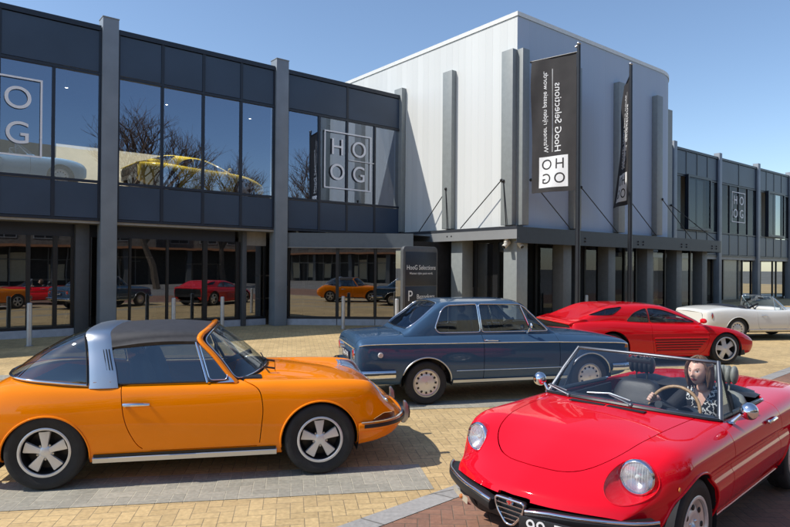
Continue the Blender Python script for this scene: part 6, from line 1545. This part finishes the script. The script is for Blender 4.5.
# ================================================================== the driver (sits in the front car)
def skin_mesh(verts, edges, radii, sub=2):
    me = bpy.data.meshes.new('tmp'); me.from_pydata(verts, edges, []); o = bpy.data.objects.new('tmp', me); col.objects.link(o)
    o.modifiers.new('s', 'SKIN'); o.modifiers.new('u', 'SUBSURF').levels = sub
    for v, rr in zip(me.skin_vertices[0].data, radii): v.radius = rr if hasattr(rr, '__len__') else (rr, rr); v.use_root = False
    me.skin_vertices[0].data[0].use_root = True
    dg = bpy.context.evaluated_depsgraph_get(); ev = o.evaluated_get(dg); m2 = bpy.data.meshes.new_from_object(ev)
    bpy.data.objects.remove(o); return m2
def make_driver():
    r = empty('person')
    HC = Vector((-1.40, .285, 1.045)); HS = .96                      # head centre and scale
    HR = Matrix.Translation(HC) @ Matrix.Rotation(R(-8), 4, 'Z') @ Matrix.Rotation(R(4), 4, 'Y')
    bm = bmesh.new()
    def addmesh(me):
        bm.from_mesh(me)
    # torso, legs, arms as one skinned skeleton
    V = [(-1.56,.30,.43),(-1.575,.30,.58),(-1.56,.295,.71),(-1.535,.29,.815),(-1.50,.287,.885),(-1.45,.286,.94),   # 0-5 spine, neck
         (-1.545,.145,.835),(-1.37,.05,.70),(-1.13,.078,.79),(-1.045,.085,.862),                                     # 6-9 right arm
         (-1.545,.435,.835),(-1.39,.52,.66),(-1.13,.47,.66),(-1.03,.455,.715),                                        # 10-13 left arm
         (-1.52,.20,.41),(-1.12,.17,.50),(-.80,.17,.36),(-1.52,.40,.41),(-1.12,.42,.50),(-.80,.42,.36)]
    E = [(0,1),(1,2),(2,3),(3,4),(4,5),(3,6),(6,7),(7,8),(8,9),(3,10),(10,11),(11,12),(12,13),(0,14),(14,15),(15,16),(0,17),(17,18),(18,19)]
    rad = [(.15,.12),(.13,.11),(.15,.11),(.13,.09),.055,.052,.062,.048,.037,.026,.062,.048,.037,.026,.085,.065,.05,.085,.065,.05]
    addmesh(skin_mesh(V, E, rad, 2))
    # hands closed on the rim
    WC = Vector((-.96,.262,.785)); WT = Matrix.Translation(WC) @ Matrix.Rotation(-.38, 4, 'Y')
    for ang, wrist in ((R(157), Vector(V[9])), (R(-22), Vector(V[13]))):
        rimp = WT @ Vector((0, .190 * math.cos(ang), .190 * math.sin(ang)))
        tang = (WT.to_3x3() @ Vector((0, -math.sin(ang), math.cos(ang)))).normalized(); ax = (WT.to_3x3() @ Vector((1, 0, 0))).normalized(); out = (WT.to_3x3() @ Vector((0, math.cos(ang), math.sin(ang)))).normalized()
        palm = rimp - ax * .030 + out * .012
        hv = [tuple(wrist), tuple(wrist.lerp(palm, .45)), tuple(palm)]; he = [(0,1),(1,2)]; hr = [.024,(.036,.018),(.040,.018)]
        for f in range(4):
            o_ = tang * (.030 - .020 * f); ln = (1, 1.08, 1.0, .82)[f]; b0 = palm + o_ + out * .010; i0 = len(hv)
            pts = [b0 + ax * .012, rimp + o_ + out * .026 * ln + ax * .012, rimp + o_ + out * .012 + ax * .026, rimp + o_ - out * .010 + ax * .020]
            hv += [tuple(p) for p in pts]; he += [(2, i0), (i0, i0+1), (i0+1, i0+2), (i0+2, i0+3)]; hr += [.0098,.0092,.0086,.0078]
        i0 = len(hv); hv += [tuple(palm + tang * .040 - out * .012), tuple(rimp + tang * .052 - out * .018 - ax * .004), tuple(rimp + tang * .046 - out * .020 + ax * .016)]
        he += [(1, i0), (i0, i0+1), (i0+1, i0+2)]; hr += [.013,.0105,.0085]
        addmesh(skin_mesh(hv, he, hr, 2))
    # head: shaped sphere, x forward
    def headp(u, v):
        th = math.pi * u; ph = 2 * math.pi * v; x, y, z = math.sin(th) * math.cos(ph), math.sin(th) * math.sin(ph), math.cos(th)
        px, py, pz = x * .098, y * .074, z * .115
        if z < 0:                                   # jaw tapers to the chin
            t = -z; py *= 1 - .32 * t ** 1.3; px = px * (1 - .10 * t) + (.018 * t if x > 0 else -.0 * t)
            if x < 0: px *= 1 - .35 * t
        if x < 0 and z > -.2: px *= 1.08
        f = max(0, x) ** 1.5
        g = lambda cy, cz, sy, sz: math.exp(-((py - cy) / sy) ** 2 - ((pz - cz) / sz) ** 2)
        px += f * (.030 * g(0, -.020, .011, .014) + .016 * g(0, .004, .009, .026))          # nose
        px -= f * .011 * (g(.031, .012, .016, .011) + g(-.031, .012, .016, .011))            # eye sockets
        px += f * .006 * (g(.031, .012, .010, .006) + g(-.031, .012, .010, .006))            # eyeballs
        px += f * .005 * (g(.031, .031, .020, .007) + g(-.031, .031, .020, .007))            # brow ridge
        px += f * (.0075 * g(0, -.053, .019, .0055) + .0075 * g(0, -.064, .016, .006) - .005 * g(0, -.0585, .022, .002))   # lips
        px += f * .010 * g(0, -.094, .020, .014)                                              # chin
        px += f * .004 * (g(.042, -.026, .016, .020) + g(-.042, -.026, .016, .020))          # cheeks
        return HR @ (Vector((px, py, pz)) * HS)
    nu, nv = 90, 120
    vs = [headp(i / nu, j / nv) for i in range(nu + 1) for j in range(nv)]
    mb = MB().add(vs, [(i*nv+j, (i+1)*nv+j, (i+1)*nv+(j+1)%nv, i*nv+(j+1)%nv) for i in range(nu) for j in range(nv)])
    for s in (-1, 1): mb.ball(HR @ (Vector((-.008, .076 * s, -.005)) * HS), 1, 10, (.018*HS,.008*HS,.032*HS))
    tb = mb.bm(True); tm = bpy.data.meshes.new('t'); tb.to_mesh(tm); tb.free(); addmesh(tm)
    me = bpy.data.meshes.new('person_body'); bm.to_mesh(me); bm.free()
    o = bpy.data.objects.new('tmpb', me); col.objects.link(o); rm = o.modifiers.new('r', 'REMESH'); rm.mode = 'VOXEL'; rm.voxel_size = .0042; rm.use_smooth_shade = True
    sm = o.modifiers.new('s', 'SMOOTH'); sm.factor = .5; sm.iterations = 2
    body = bpy.data.meshes.new_from_object(o.evaluated_get(bpy.context.evaluated_depsgraph_get())); bpy.data.objects.remove(o)
    mats = [mat('skin', (.84, .50, .37), .45, noise=.06), mat('lip', (.45, .09, .08), .35), mat('eye_white', (.7, .68, .65), .2), mat('iris', (.10, .06, .035), .3), mat('brow', (.16, .08, .05), .7)]
    sb = mats[0].node_tree.nodes['Principled BSDF']; sb.inputs['Subsurface Weight'].default_value = .25; sb.inputs['Subsurface Radius'].default_value = (1, .35, .2); sb.inputs['Subsurface Scale'].default_value = .015
    body.materials.clear()
    for m in mats: body.materials.append(m)
    inv = HR.inverted(); n = len(body.polygons); idx = np.zeros(n, np.int32)
    cen = np.zeros(n * 3, np.float32); body.polygons.foreach_get('center', cen); cen = cen.reshape(-1, 3)
    Mi = np.array(inv); hl = (cen @ Mi[:3, :3].T + Mi[:3, 3]) / HS
    fr = hl[:, 0] > .06
    lipm = fr & ((hl[:, 1] / .025) ** 2 + ((hl[:, 2] + .0585) / .0115) ** 2 < 1); idx[lipm] = 1
    for s in (-1, 1):
        e = fr & (((hl[:, 1] - .031 * s) / .0155) ** 2 + ((hl[:, 2] - .011) / .0068) ** 2 < 1); idx[e] = 2
        ir = fr & (((hl[:, 1] - .031 * s - .002) / .0068) ** 2 + ((hl[:, 2] - .011) / .0072) ** 2 < 1) & e; idx[ir] = 3
        lash = fr & (((hl[:, 1] - .031 * s) / .017) ** 2 + ((hl[:, 2] - .0175) / .0024) ** 2 < 1); idx[lash] = 4
        br = fr & (((hl[:, 1] - .034 * s) / .019) ** 2 + ((hl[:, 2] - .036 + .12 * np.abs(hl[:, 1] - .034 * s)) / .0028) ** 2 < 1); idx[br] = 4
    body.polygons.foreach_set('material_index', idx)
    for p in body.polygons: p.use_smooth = True
    bo = bpy.data.objects.new('person_body', body); link(bo, r)
    # blouse: a shell over the torso and sleeves, V neck
    bm = bmesh.new(); bm.from_mesh(body); bm.normal_update()
    W = [Vector(V[9]), Vector(V[13])]
    def keep(c):
        if c.z > .915 or (c - HC).length < .15: return False
        if c.x > -1.50 and abs(c.y - .288) < (c.z - .74) * .50 and c.z > .76: return False        # neckline
        for w_ in W:
            if (c - w_).length < .06 or c.x > -1.08 and c.z > .6: return False
        return c.z > .40 and c.x < -1.05
    bmesh.ops.delete(bm, geom=[f for f in bm.faces if not keep(f.calc_center_median())], context='FACES')
    for v in bm.verts: v.co += v.normal * .007
    m = mat('blouse', (.012, .012, .014), .8); t = m.node_tree; b = t.nodes['Principled BSDF']
    tc = t.nodes.new('ShaderNodeTexCoord'); vo = t.nodes.new('ShaderNodeTexVoronoi'); vo.inputs['Scale'].default_value = 17; vo.feature = 'DISTANCE_TO_EDGE'
    nz = t.nodes.new('ShaderNodeTexNoise'); nz.inputs['Scale'].default_value = 30; mxv = t.nodes.new('ShaderNodeMix'); mxv.data_type = 'VECTOR'; mxv.inputs[0].default_value = .06
    t.links.new(tc.outputs['Object'], nz.inputs['Vector']); t.links.new(tc.outputs['Object'], mxv.inputs[4]); t.links.new(nz.outputs['Color'], mxv.inputs[5]); t.links.new(mxv.outputs[1], vo.inputs['Vector'])
    rp = t.nodes.new('ShaderNodeValToRGB'); rp.color_ramp.interpolation = 'CONSTANT'; rp.color_ramp.elements[0].color = (.72, .71, .68, 1); rp.color_ramp.elements[1].position = .055; rp.color_ramp.elements[1].color = (.012, .012, .014, 1)
    sx = t.nodes.new('ShaderNodeSeparateXYZ'); lt = t.nodes.new('ShaderNodeMath'); lt.operation = 'LESS_THAN'; lt.inputs[1].default_value = .125
    ab = t.nodes.new('ShaderNodeMath'); ab.operation = 'SUBTRACT'; ab.inputs[1].default_value = .29; a2 = t.nodes.new('ShaderNodeMath'); a2.operation = 'ABSOLUTE'
    t.links.new(tc.outputs['Object'], sx.inputs[0]); t.links.new(sx.outputs['Y'], ab.inputs[0]); t.links.new(ab.outputs[0], a2.inputs[0]); t.links.new(a2.outputs[0], lt.inputs[0])
    mc = t.nodes.new('ShaderNodeMix'); mc.data_type = 'RGBA'; mc.inputs[6].default_value = (.014, .014, .016, 1)
    t.links.new(vo.outputs['Distance'], rp.inputs[0]); t.links.new(lt.outputs[0], mc.inputs[0]); t.links.new(rp.outputs[0], mc.inputs[7]); t.links.new(mc.outputs[2], b.inputs['Base Color'])
    bm_obj('blouse', bm, m, bo)
    bm = bmesh.new(); bm.from_mesh(body); bm.normal_update()
    bmesh.ops.delete(bm, geom=[f for f in bm.faces if f.calc_center_median().z > .575 or f.calc_center_median().x < -1.68 or (f.calc_center_median().x < -1.5 and f.calc_center_median().z > .47)], context='FACES')
    for v in bm.verts: v.co += v.normal * .010
    bm_obj('trousers', bm, mat('trousers', (.02, .025, .04), .8), bo)
    # hair: cap with a parting plus strands to the shoulders
    hm = mat('brown_hair', (.13, .070, .040), .5, noise=.35, nscale=40)
    mb = MB(); nu, nv = 40, 64; vs = []; keepv = []
    for i in range(nu + 1):
        for j in range(nv):
            th = math.pi * .80 * i / nu; ph = 2 * math.pi * j / nv; x, y, z = math.sin(th) * math.cos(ph), math.sin(th) * math.sin(ph), math.cos(th)
            w_ = 1 + .02 * math.sin(ph * 13 + th * 3) + .012 * math.sin(ph * 29)
            px, py, pz = x * .116 * w_ - .006, y * .094 * w_, z * .130 * w_ + .004
            if abs(y) < .12 and x > -.3 and z > .5: pz -= .006
            vs.append(HR @ (Vector((px, py, pz)) * HS)); keepv.append(not (x > .16 and z < .64 + .14 * abs(y) and abs(y) < .95))
    mb.add(vs, [f for i in range(nu) for j in range(nv) for f in [(i*nv+j, (i+1)*nv+j, (i+1)*nv+(j+1)%nv, i*nv+(j+1)%nv)] if all(keepv[q] for q in f)])
    rnd = random.Random(3)
    for i in range(90):
        a = R(80) + (R(292) - R(80)) * i / 89; ca, sa = math.cos(a), math.sin(a); ln = rnd.uniform(.16, .22); wv = rnd.uniform(-.012, .012); p0 = rnd.uniform(0, 6)
        pts = []
        for k in range(8):
            t_ = k / 7; rr = 1.02 + .05 * math.sin(3 * t_ + p0) - .10 * max(0, t_ - .5); 
            pts.append(HR @ (Vector((ca * .108 * rr - .006 + wv * t_, sa * .090 * rr + .006 * math.sin(5 * t_ + p0), .05 - ln * t_ * (1.0 if ca < .3 else .85))) * HS))
        mb.tube(pts, [.012, .014, .015, .015, .014, .012, .009, .003], n=6)
    for s in (-1, 1):
        for k in range(9):          # swept from the parting past the temples
            q = (.35 if s < 0 else .62) + (.65 if s < 0 else .38) * k / 8; pts = [HR @ (Vector(p) * HS) for p in ((.055 - .08*q, .006*s, .128), (.088 - .10*q, .045*s, .105 - .01*q), (.078 - .085*q, .082*s, .045), (.050 - .06*q, .092*s, -.02), (.035 - .05*q, .090*s, -.09), (.030 - .045*q, .080*s, -.15))]
            pts = [tuple(p) for p in catmull([tuple(p) for p in pts], 3)]
            mb.tube(pts, [.010] * (len(pts) - 4) + [.009, .007, .005, .002], n=6)
    mb.build('hair', hm, bo, smooth=True, angle=80)
    return r
# ================================================================== flags, sign, bollards, cameras
def subdiv_bm(me, mtx):
    bm = bmesh.new(); bm.from_mesh(me); bm.transform(mtx); return bm
POLE = mat('pole_black', (.02, .022, .026), .4, noise=.1)
FLAGM = mat('flag_cloth', (.030, .027, .027), .8, noise=.2, nscale=3)
def flag_pole(loc, a_top, a_bot, wid, z0, z1, label, flabel, amp):
    r = MB().tube([(0,0,0),(0,0,4),(0,0,8.15)], [.075,.065,.05], n=14).box((-.15,-.15,0),(.15,.15,.03)).build('flagpole', POLE, None, smooth=True, angle=50)
    r.location = loc; tag(r, label, 'flagpole', 'flagpoles before the canopy')
    MB().ball((0,0,8.18), .07, 10, (1,1,.7)).tube([(0,0,8.14),(.10*math.cos(a_top),.10*math.sin(a_top),8.10)], .03).build('finial', M['steel_dull'], r, smooth=True)
    f = empty('flag', loc); tag(f, flabel, 'flag', 'flags on the poles')
    def warp(p):
        x, y, z = p                                     # x from the pole, y thickness, z height
        t = (z - z0) / (z1 - z0); a = a_bot + (a_top - a_bot) * max(0, min(1, t)) ** .8
        yy = y + amp * math.sin(3.2 * x + 1.4 * z) * x + amp * .5 * math.sin(7 * x + 2.3 * z) * x
        d = Vector((math.cos(a), math.sin(a), 0)); n = Vector((-d.y, d.x, 0))
        sag = -.09 * (1 - t) * x * 0
        return d * (x + .06) + n * yy + Vector((0, 0, z + sag))
    nx, nz = 16, 44; vs = []; 
    for y in (-.003, .003):
        for i in range(nx + 1):
            for j in range(nz + 1): vs.append(warp((wid * i / nx, y, z0 + (z1 - z0) * j / nz)))
    N = (nx + 1) * (nz + 1); fs = []
    for i in range(nx):
        for j in range(nz):
            q = (i*(nz+1)+j, (i+1)*(nz+1)+j, (i+1)*(nz+1)+j+1, i*(nz+1)+j+1); fs += [q, tuple(k + N for k in q[::-1])]
    cloth = MB().add(vs, fs).build('cloth', FLAGM, f, smooth=True, angle=60)
    MB().tube([warp((-.05,0,z1+.02)), warp((wid+.02,0,z1+.02))], .022, n=8).ball(warp((wid+.03,0,z1+.02)), .035, 8).build('arm', POLE, f, smooth=True)
    H = z1 - z0
    def put(me, mtx, m, name, parent, yoff=0):
        bm = subdiv_bm(me, mtx)
        bmesh.ops.triangulate(bm, faces=bm.faces)
        bmesh.ops.subdivide_edges(bm, edges=[e for e in bm.edges if e.calc_length() > .12], cuts=2)
        for v in bm.verts: v.co = warp(v.co)
        return bm_obj(name, bm, m, parent, smooth=False)
    X90 = Matrix.Rotation(R(90), 4, 'X')
    def at_(x, z, rot=0): return Matrix.Translation((x, 0, z)) @ X90 @ Matrix.Rotation(rot, 4, 'Z')
    def fit(me, ln):
        xs = [v.co.x for v in me.vertices]; k = ln / (max(xs) - min(xs)); x0 = min(xs)
        for v in me.vertices: v.co.x = (v.co.x - x0) * k; v.co.y *= k
        return me
    put(fit(text_mesh('HooG Selections', .33, .010, 'LEFT'), .51 * H), at_(.41 * wid, z0 + .30 * H, R(90)), M['whitepaint'], 'lettering', cloth)
    put(fit(text_mesh('Wanneer rijden passie wordt.', .235, .010, 'LEFT'), .61 * H), at_(.68 * wid, z0 + .30 * H, R(90)), M['whitepaint'], 'lettering', cloth)
    bm = bmesh.new(); me = bpy.data.meshes.new('l'); MB().box((.53*wid-.007, -.008, z0+.30*H), (.53*wid+.007, .008, z0+.92*H)).bm().to_mesh(me); put(me, Matrix.Identity(4), M['whitepaint'], 'rule', cloth); bm.free()
    ls = .66 * wid; lx, lz = .17 * wid, z0 + .035 * H
    b = MB()
    g_ = 10
    for i in range(g_):
        for j in range(g_): b.box((lx + ls*i/g_, -.007, lz + ls*j/g_), (lx + ls*(i+1)/g_, .007, lz + ls*(j+1)/g_))
    me = bpy.data.meshes.new('l'); b.bm().to_mesh(me); lg = put(me, Matrix.Identity(4), M['whitepaint'], 'logo', cloth)
    for ch, a, c in (('H', .27, .73), ('O', .73, .73), ('O', .27, .27), ('G', .73, .27)):
        put(text_mesh(ch, ls * .47, .012), at_(lx + a * ls, lz + c * ls), FLAGM, 'logo_letter', cloth)
    return r
p1 = W(14.66, 10.2); p2 = W(17.35, 10.2)
flag_pole((p1.x, p1.y, 0), R(141), R(142), 1.36, 4.07, 7.93, 'black flagpole in front of the block, nearer to its sharp white corner', 'charcoal flag hanging spread out, its white logo square read from behind', .05)
flag_pole((p2.x, p2.y, 0), R(75), R(92), 1.36, 3.87, 7.86, 'black flagpole to the right, before the ribbed wall with the narrow flag', 'charcoal flag turned edge-on so its lettering looks squeezed', .045)
# ---- totem
NAVY = mat('sign_navy', (.020, .024, .034), .4, noise=.08)
tt = empty('sign_totem'); tt.matrix_world = FR @ Matrix.Translation((11.72, 13.6, 0)) @ Matrix.Scale(.877, 4, (1,0,0)) @ Matrix.Scale(1.035, 4, (0,0,1)); tag(tt, 'rounded dark sign stand with a parking P rising behind the blue saloon', 'sign')
sh = rpoly([(-.76,0),(.76,0),(.76,2.40),(-.76,2.40)], [0,0,.16,.16], 8)
MB().prism(sh, 1, -.10, .02)\
    .build('sign_frame', mat('sign_edge', (.10, .105, .11), .45, noise=.1), tt, bevel=.012)
for i, (a, b) in enumerate(((1.30,2.24),(.72,1.275),(.10,.70))): MB().box((-.66,-.112,a),(.70,-.098,b)).build('sign_panel', NAVY, tt, bevel=.003)
X90 = Matrix.Rotation(R(90), 4, 'X')
sp = tt.children[1]
text('lettering', 'HooG Selections', .185, M['whitepaint'], sp, Matrix.Translation((.02,-.114,1.80)) @ X90)
text('lettering', 'Wanneer rijden passie wordt.', .085, M['whitepaint'], sp, Matrix.Translation((.02,-.114,1.64)) @ X90)
text('lettering', 'P', .42, M['whitepaint'], sp, Matrix.Translation((-.46,-.114,1.0)) @ X90)
text('lettering', 'Bezoekers', .19, M['whitepaint'], sp, Matrix.Translation((.22,-.114,.98)) @ X90)
# ---- bollards
bl = MB().tube([(0,0,0),(0,0,.97)], .055, n=18).lathe([(.053,.965),(.045,.985),(.001,.99)], 18, axis='Z').build('bollard', mat('satin_steel', (.55, .56, .57), .4, .5, noise=.08), None, smooth=True, angle=50)
MB().lathe([(.054,0),(.09,.0),(.09,.012),(.054,.014)], 18, axis='Z').build('base_ring', M['steel_dull'], bl, smooth=True, angle=50)
bd = [((-8.377,14.044), 'steel bollard before the far left shop windows, left of the first tall pillar'), ((-4.956,17.60), 'steel bollard seen above the orange car windscreen'), ((-6.05,16.75), 'steel bollard rising behind the orange car roof panel'), ((-1.55,18.43), 'steel bollard just behind the boot of the blue saloon'), ((.06,17.2), 'steel bollard beside the left edge of the sign stand'), ((6.45,20.6), 'steel bollard with its top over the red coupe tail, before a black doorway')]
for i, ((x, y), lab) in enumerate(bd):
    o = bl if i == 0 else copy_tree(bl); o.location = (x, y, 0); tag(o, lab, 'bollard', 'steel bollards before the showroom')
# ---- cameras under the canopy corner
CREAM = mat('cream_plastic', (.55, .52, .45), .4, noise=.05)
def cctv():
    r = MB().tube([(0,0,.10),(0,0,0)], .055, n=14).ball((0,0,0), .075, 10).build('security_camera', CREAM, None, smooth=True, angle=60)
    h = MB().lathe([(.001,-.15),(.06,-.15),(.072,-.13),(.072,.11),(.06,.13)], 18, axis='X').build('housing', CREAM, r, smooth=True, angle=50); h.location = (0,0,-.06); h.rotation_euler = (0, R(38), 0)
    MB().lathe([(.058,.128),(.04,.118),(.001,.118)], 18, axis='X').build('lens', M['black'], h, smooth=True)
    return r
for i, (u, v, a, lab) in enumerate(((14.05, 12.28, R(215), 'cream security camera under the canopy corner, turned left'), (14.32, 11.98, R(300), 'cream security camera under the canopy corner, turned to the flagpoles'))):
    o = cctv(); p = W(u, v, 2.64); o.location = p; o.rotation_euler = (0, 0, a); tag(o, lab, 'camera', 'security cameras under the canopy corner')
# ================================================================== across the road (mirrored in the glass)
ob = empty('opposite_building'); ob.matrix_world = FR; tag(ob, 'long cream building across the road, mirrored in the upper glass', 'building')
CRM = mat('cream_render', (.62, .54, .38), .85, noise=.06); BRK = mat('orange_brick', (.30, .13, .06), .85, noise=.15, nscale=2)
MB().box((-40, -37, 6.6), (19, -25, 12.2)).box((19.01, -37, 6.6), (44, -27, 8.2)).build('wall', CRM, ob)
MB().box((-40, -37, 3.6), (19, -25.01, 6.598)).box((19.01, -37, 3.6), (44, -27.01, 6.598)).build('brick_storey', mat('dark_brick', (.13, .115, .10), .85, noise=.3, nscale=3), ob)
for u in np.arange(-38, 43, 3.1):
    v0 = -24.98 if u < 17 else -26.98
    w_ = MB().box((u, v0 - .03, 4.1), (u + 1.9, v0 + .02, 5.9)).build('window', STEEL, ob); MB().box((u + .08, v0 + .021, 4.18), (u + .92, v0 + .03, 5.82)).box((u + .98, v0 + .021, 4.18), (u + 1.82, v0 + .03, 5.82)).build('pane', M['black'], w_)
MB().box((-40, -36.9, 0), (44, -27.2, 3.4)).build('ground_floor', INTD, ob); MB().box((-40.1, -37, 3.401), (44.1, -24.4, 3.599)).build('canopy', BRK, ob)
mb = MB()
for u in range(-38, 44, 6): mb.box((u, -25.6, 0), (u + .5, -25.1, 3.4))
mb.build('columns', COLD, ob)
mb = MB()
for u in range(-38, 18, 4):
    mb.box((u, -25.03, 7.6), (u + 2.2, -24.97, 9.0))
mb.build('windows', M['black'], ob)
rnd = random.Random(11); pan = MB(); frm = MB()
for u in np.arange(-38, 43, 1.5):
    v0 = -25.0 if u < 18 else -27.0
    if rnd.random() < .55: pan.box((u + .1, v0 - 2.1, .4), (u + 1.4, v0 - 2.05, rnd.uniform(1.6, 3.0)))
    frm.box((u, v0 - 2.0, 0), (u + .08, v0 - 1.92, 3.39))
frm.box((-38, -27.0, 2.3), (18, -26.93, 2.38))
pan.build('shop_panel', CRM, ob); frm.build('shop_frame', STEEL, ob)
BARK = mat('bark', (.10, .075, .055), .9, noise=.3, nscale=6)
TWIG = mat('twigs', (.16, .09, .05), .9, noise=.3, nscale=3)
def bare_tree(seed, h):
    rnd = random.Random(seed); r = empty('bare_tree'); tr = MB(); cr = MB()
    def grow(p, d, ln, rad, lev):
        pts = [p]; q = p; dd = d
        n = 4
        for i in range(n):
            dd = (dd + Vector((rnd.gauss(0,.12), rnd.gauss(0,.12), rnd.gauss(.03,.08)))).normalized(); q = q + dd * (ln / n); pts.append(q)
        (tr if lev < 2 else cr).tube(pts, [rad * (1 - .45 * i / n) for i in range(n + 1)], n=6 if lev < 2 else 3, caps=False)
        if lev >= 5: return
        for k in range(4 if lev else 7):
            t = rnd.uniform(.45, 1) if lev else rnd.uniform(.55, 1.); i = min(n, max(1, int(t * n))); a = rnd.uniform(0, 6.28)
            side = Vector((math.cos(a), math.sin(a), rnd.uniform(.1, .7))).normalized(); grow(pts[i], (dd * .75 + side * .75).normalized(), ln * rnd.uniform(.55, .75), rad * .5, lev + 1)
    grow(Vector((0,0,0)), Vector((0,0,1)), h * .42, h * .018, 0)
    tr.build('trunk', BARK, r, smooth=True); cr.build('crown', TWIG, r)
    return r
for i, (u, v, h, lab) in enumerate(((15.5,-13.5,17.5,'bare tree across the road, mirrored above the yellow car'), (21.5,-14.5,15.5,'bare brown tree mirrored right of the yellow car'), (29.5,-13,16.5,'bare tree mirrored beside the white logo in the right-hand bay'), (1,-14,13,'bare tree mirrored in the far left windows'))):
    o = bare_tree(i + 5, h); o.location = W(u, v); tag(o, lab, 'tree', 'bare trees across the road')
# ---- lit lamps under the upper showroom ceiling
EML = bpy.data.materials.new('lamp_glow'); EML.use_nodes = True; _b = EML.node_tree.nodes['Principled BSDF']; _b.inputs['Emission Color'].default_value = (1, .95, .85, 1); _b.inputs['Emission Strength'].default_value = 12
for i, (u, lab) in enumerate(((.8, 'small lit ceiling lamp upstairs behind the left white logo'), (3.3, 'small lit ceiling lamp upstairs left of the first tall pillar'), (5.95, 'small lit ceiling lamp upstairs above the yellow car'), (8.6, 'small lit ceiling lamp upstairs above the yellow car bonnet'))):
    o = MB().lathe([(.001,.22),(.035,.22),(.045,.20),(.045,.0),(.038,0)], 16, axis='Z').build('ceiling_lamp', M['black'], None, smooth=True, angle=50)
    p = W(u, 18.35, 6.62); o.location = p; tag(o, lab, 'lamp', 'lit ceiling lamps upstairs')
    MB().lathe([(.001,.004),(.037,.004)], 16, axis='Z').build('bulb', EML, o); MB().tube([(0,0,.2),(0,0,1.33)], .005).build('rod', M['black'], o)
    ld = bpy.data.lights.new('lamp_light', 'SPOT'); ld.energy = 360; ld.spot_size = R(120); ld.spot_blend = .6; ld.color = (1, .95, .86); ld.shadow_soft_size = .06
    lo = bpy.data.objects.new('lamp_light', ld); col.objects.link(lo); lo.parent = o; lo.location = (0, 0, -.02); d = W(0, .55, -1) ; lo.rotation_euler = d.to_track_quat('-Z', 'Y').to_euler()
# ================================================================== cars
def place(o, x, y, deg, label, cat, z=0): o.location = (x, y, z); o.rotation_euler = (0, 0, R(deg)); tag(o, label, cat)
def place_uv(o, u, v, deg, label, cat, z): p = W(u, v); place(o, p.x, p.y, deg + 38.556, label, cat, z)
place(make_targa(), -.8213, 6.2958, 11.63, 'bright orange targa sports car with brushed steel roll hoop', 'car')
place(make_sedan(), 2.6728, 9.6989, 14.55, 'dark blue two-door saloon with chrome belt line and round fuel cap', 'car')
place(make_coupe(paint('red_coupe_paint', (.62, .006, .012), .3)), 6.406, 12.968, 9.78, 'low red wedge-shaped coupe with slatted side intake and star wheels', 'car')
place(make_roadster(paint('white_paint', (.70, .69, .64), .3)), 8.95 + 2.2*math.cos(R(9)), 16.9 + 2.2*math.sin(R(9)), 9, 'white open roadster with folded black top beside the far wing', 'car')
spider = make_spider(); place(spider, 1.2776, 4.2241, 224.1, 'red open convertible at the front with a woman at the wheel', 'car')
drv = make_driver(); place(drv, 1.2776, 4.2241, 224.1, 'dark-haired woman in a black and white blouse driving the red convertible', 'person')
place_uv(make_coupe(paint('yellow_paint', (.62, .46, .05), .3), 'showroom_coupe'), 8.3, 18.95, 1, 'yellow sports car displayed upstairs behind the showroom glass', 'car', 3.98)
place_uv(make_roadster(paint('pale_blue_paint', (.17, .33, .56), .3), 'showroom_roadster'), 3.2, 19.2, 0, 'pale blue open car displayed upstairs at the left end of the glass', 'car', 3.93)
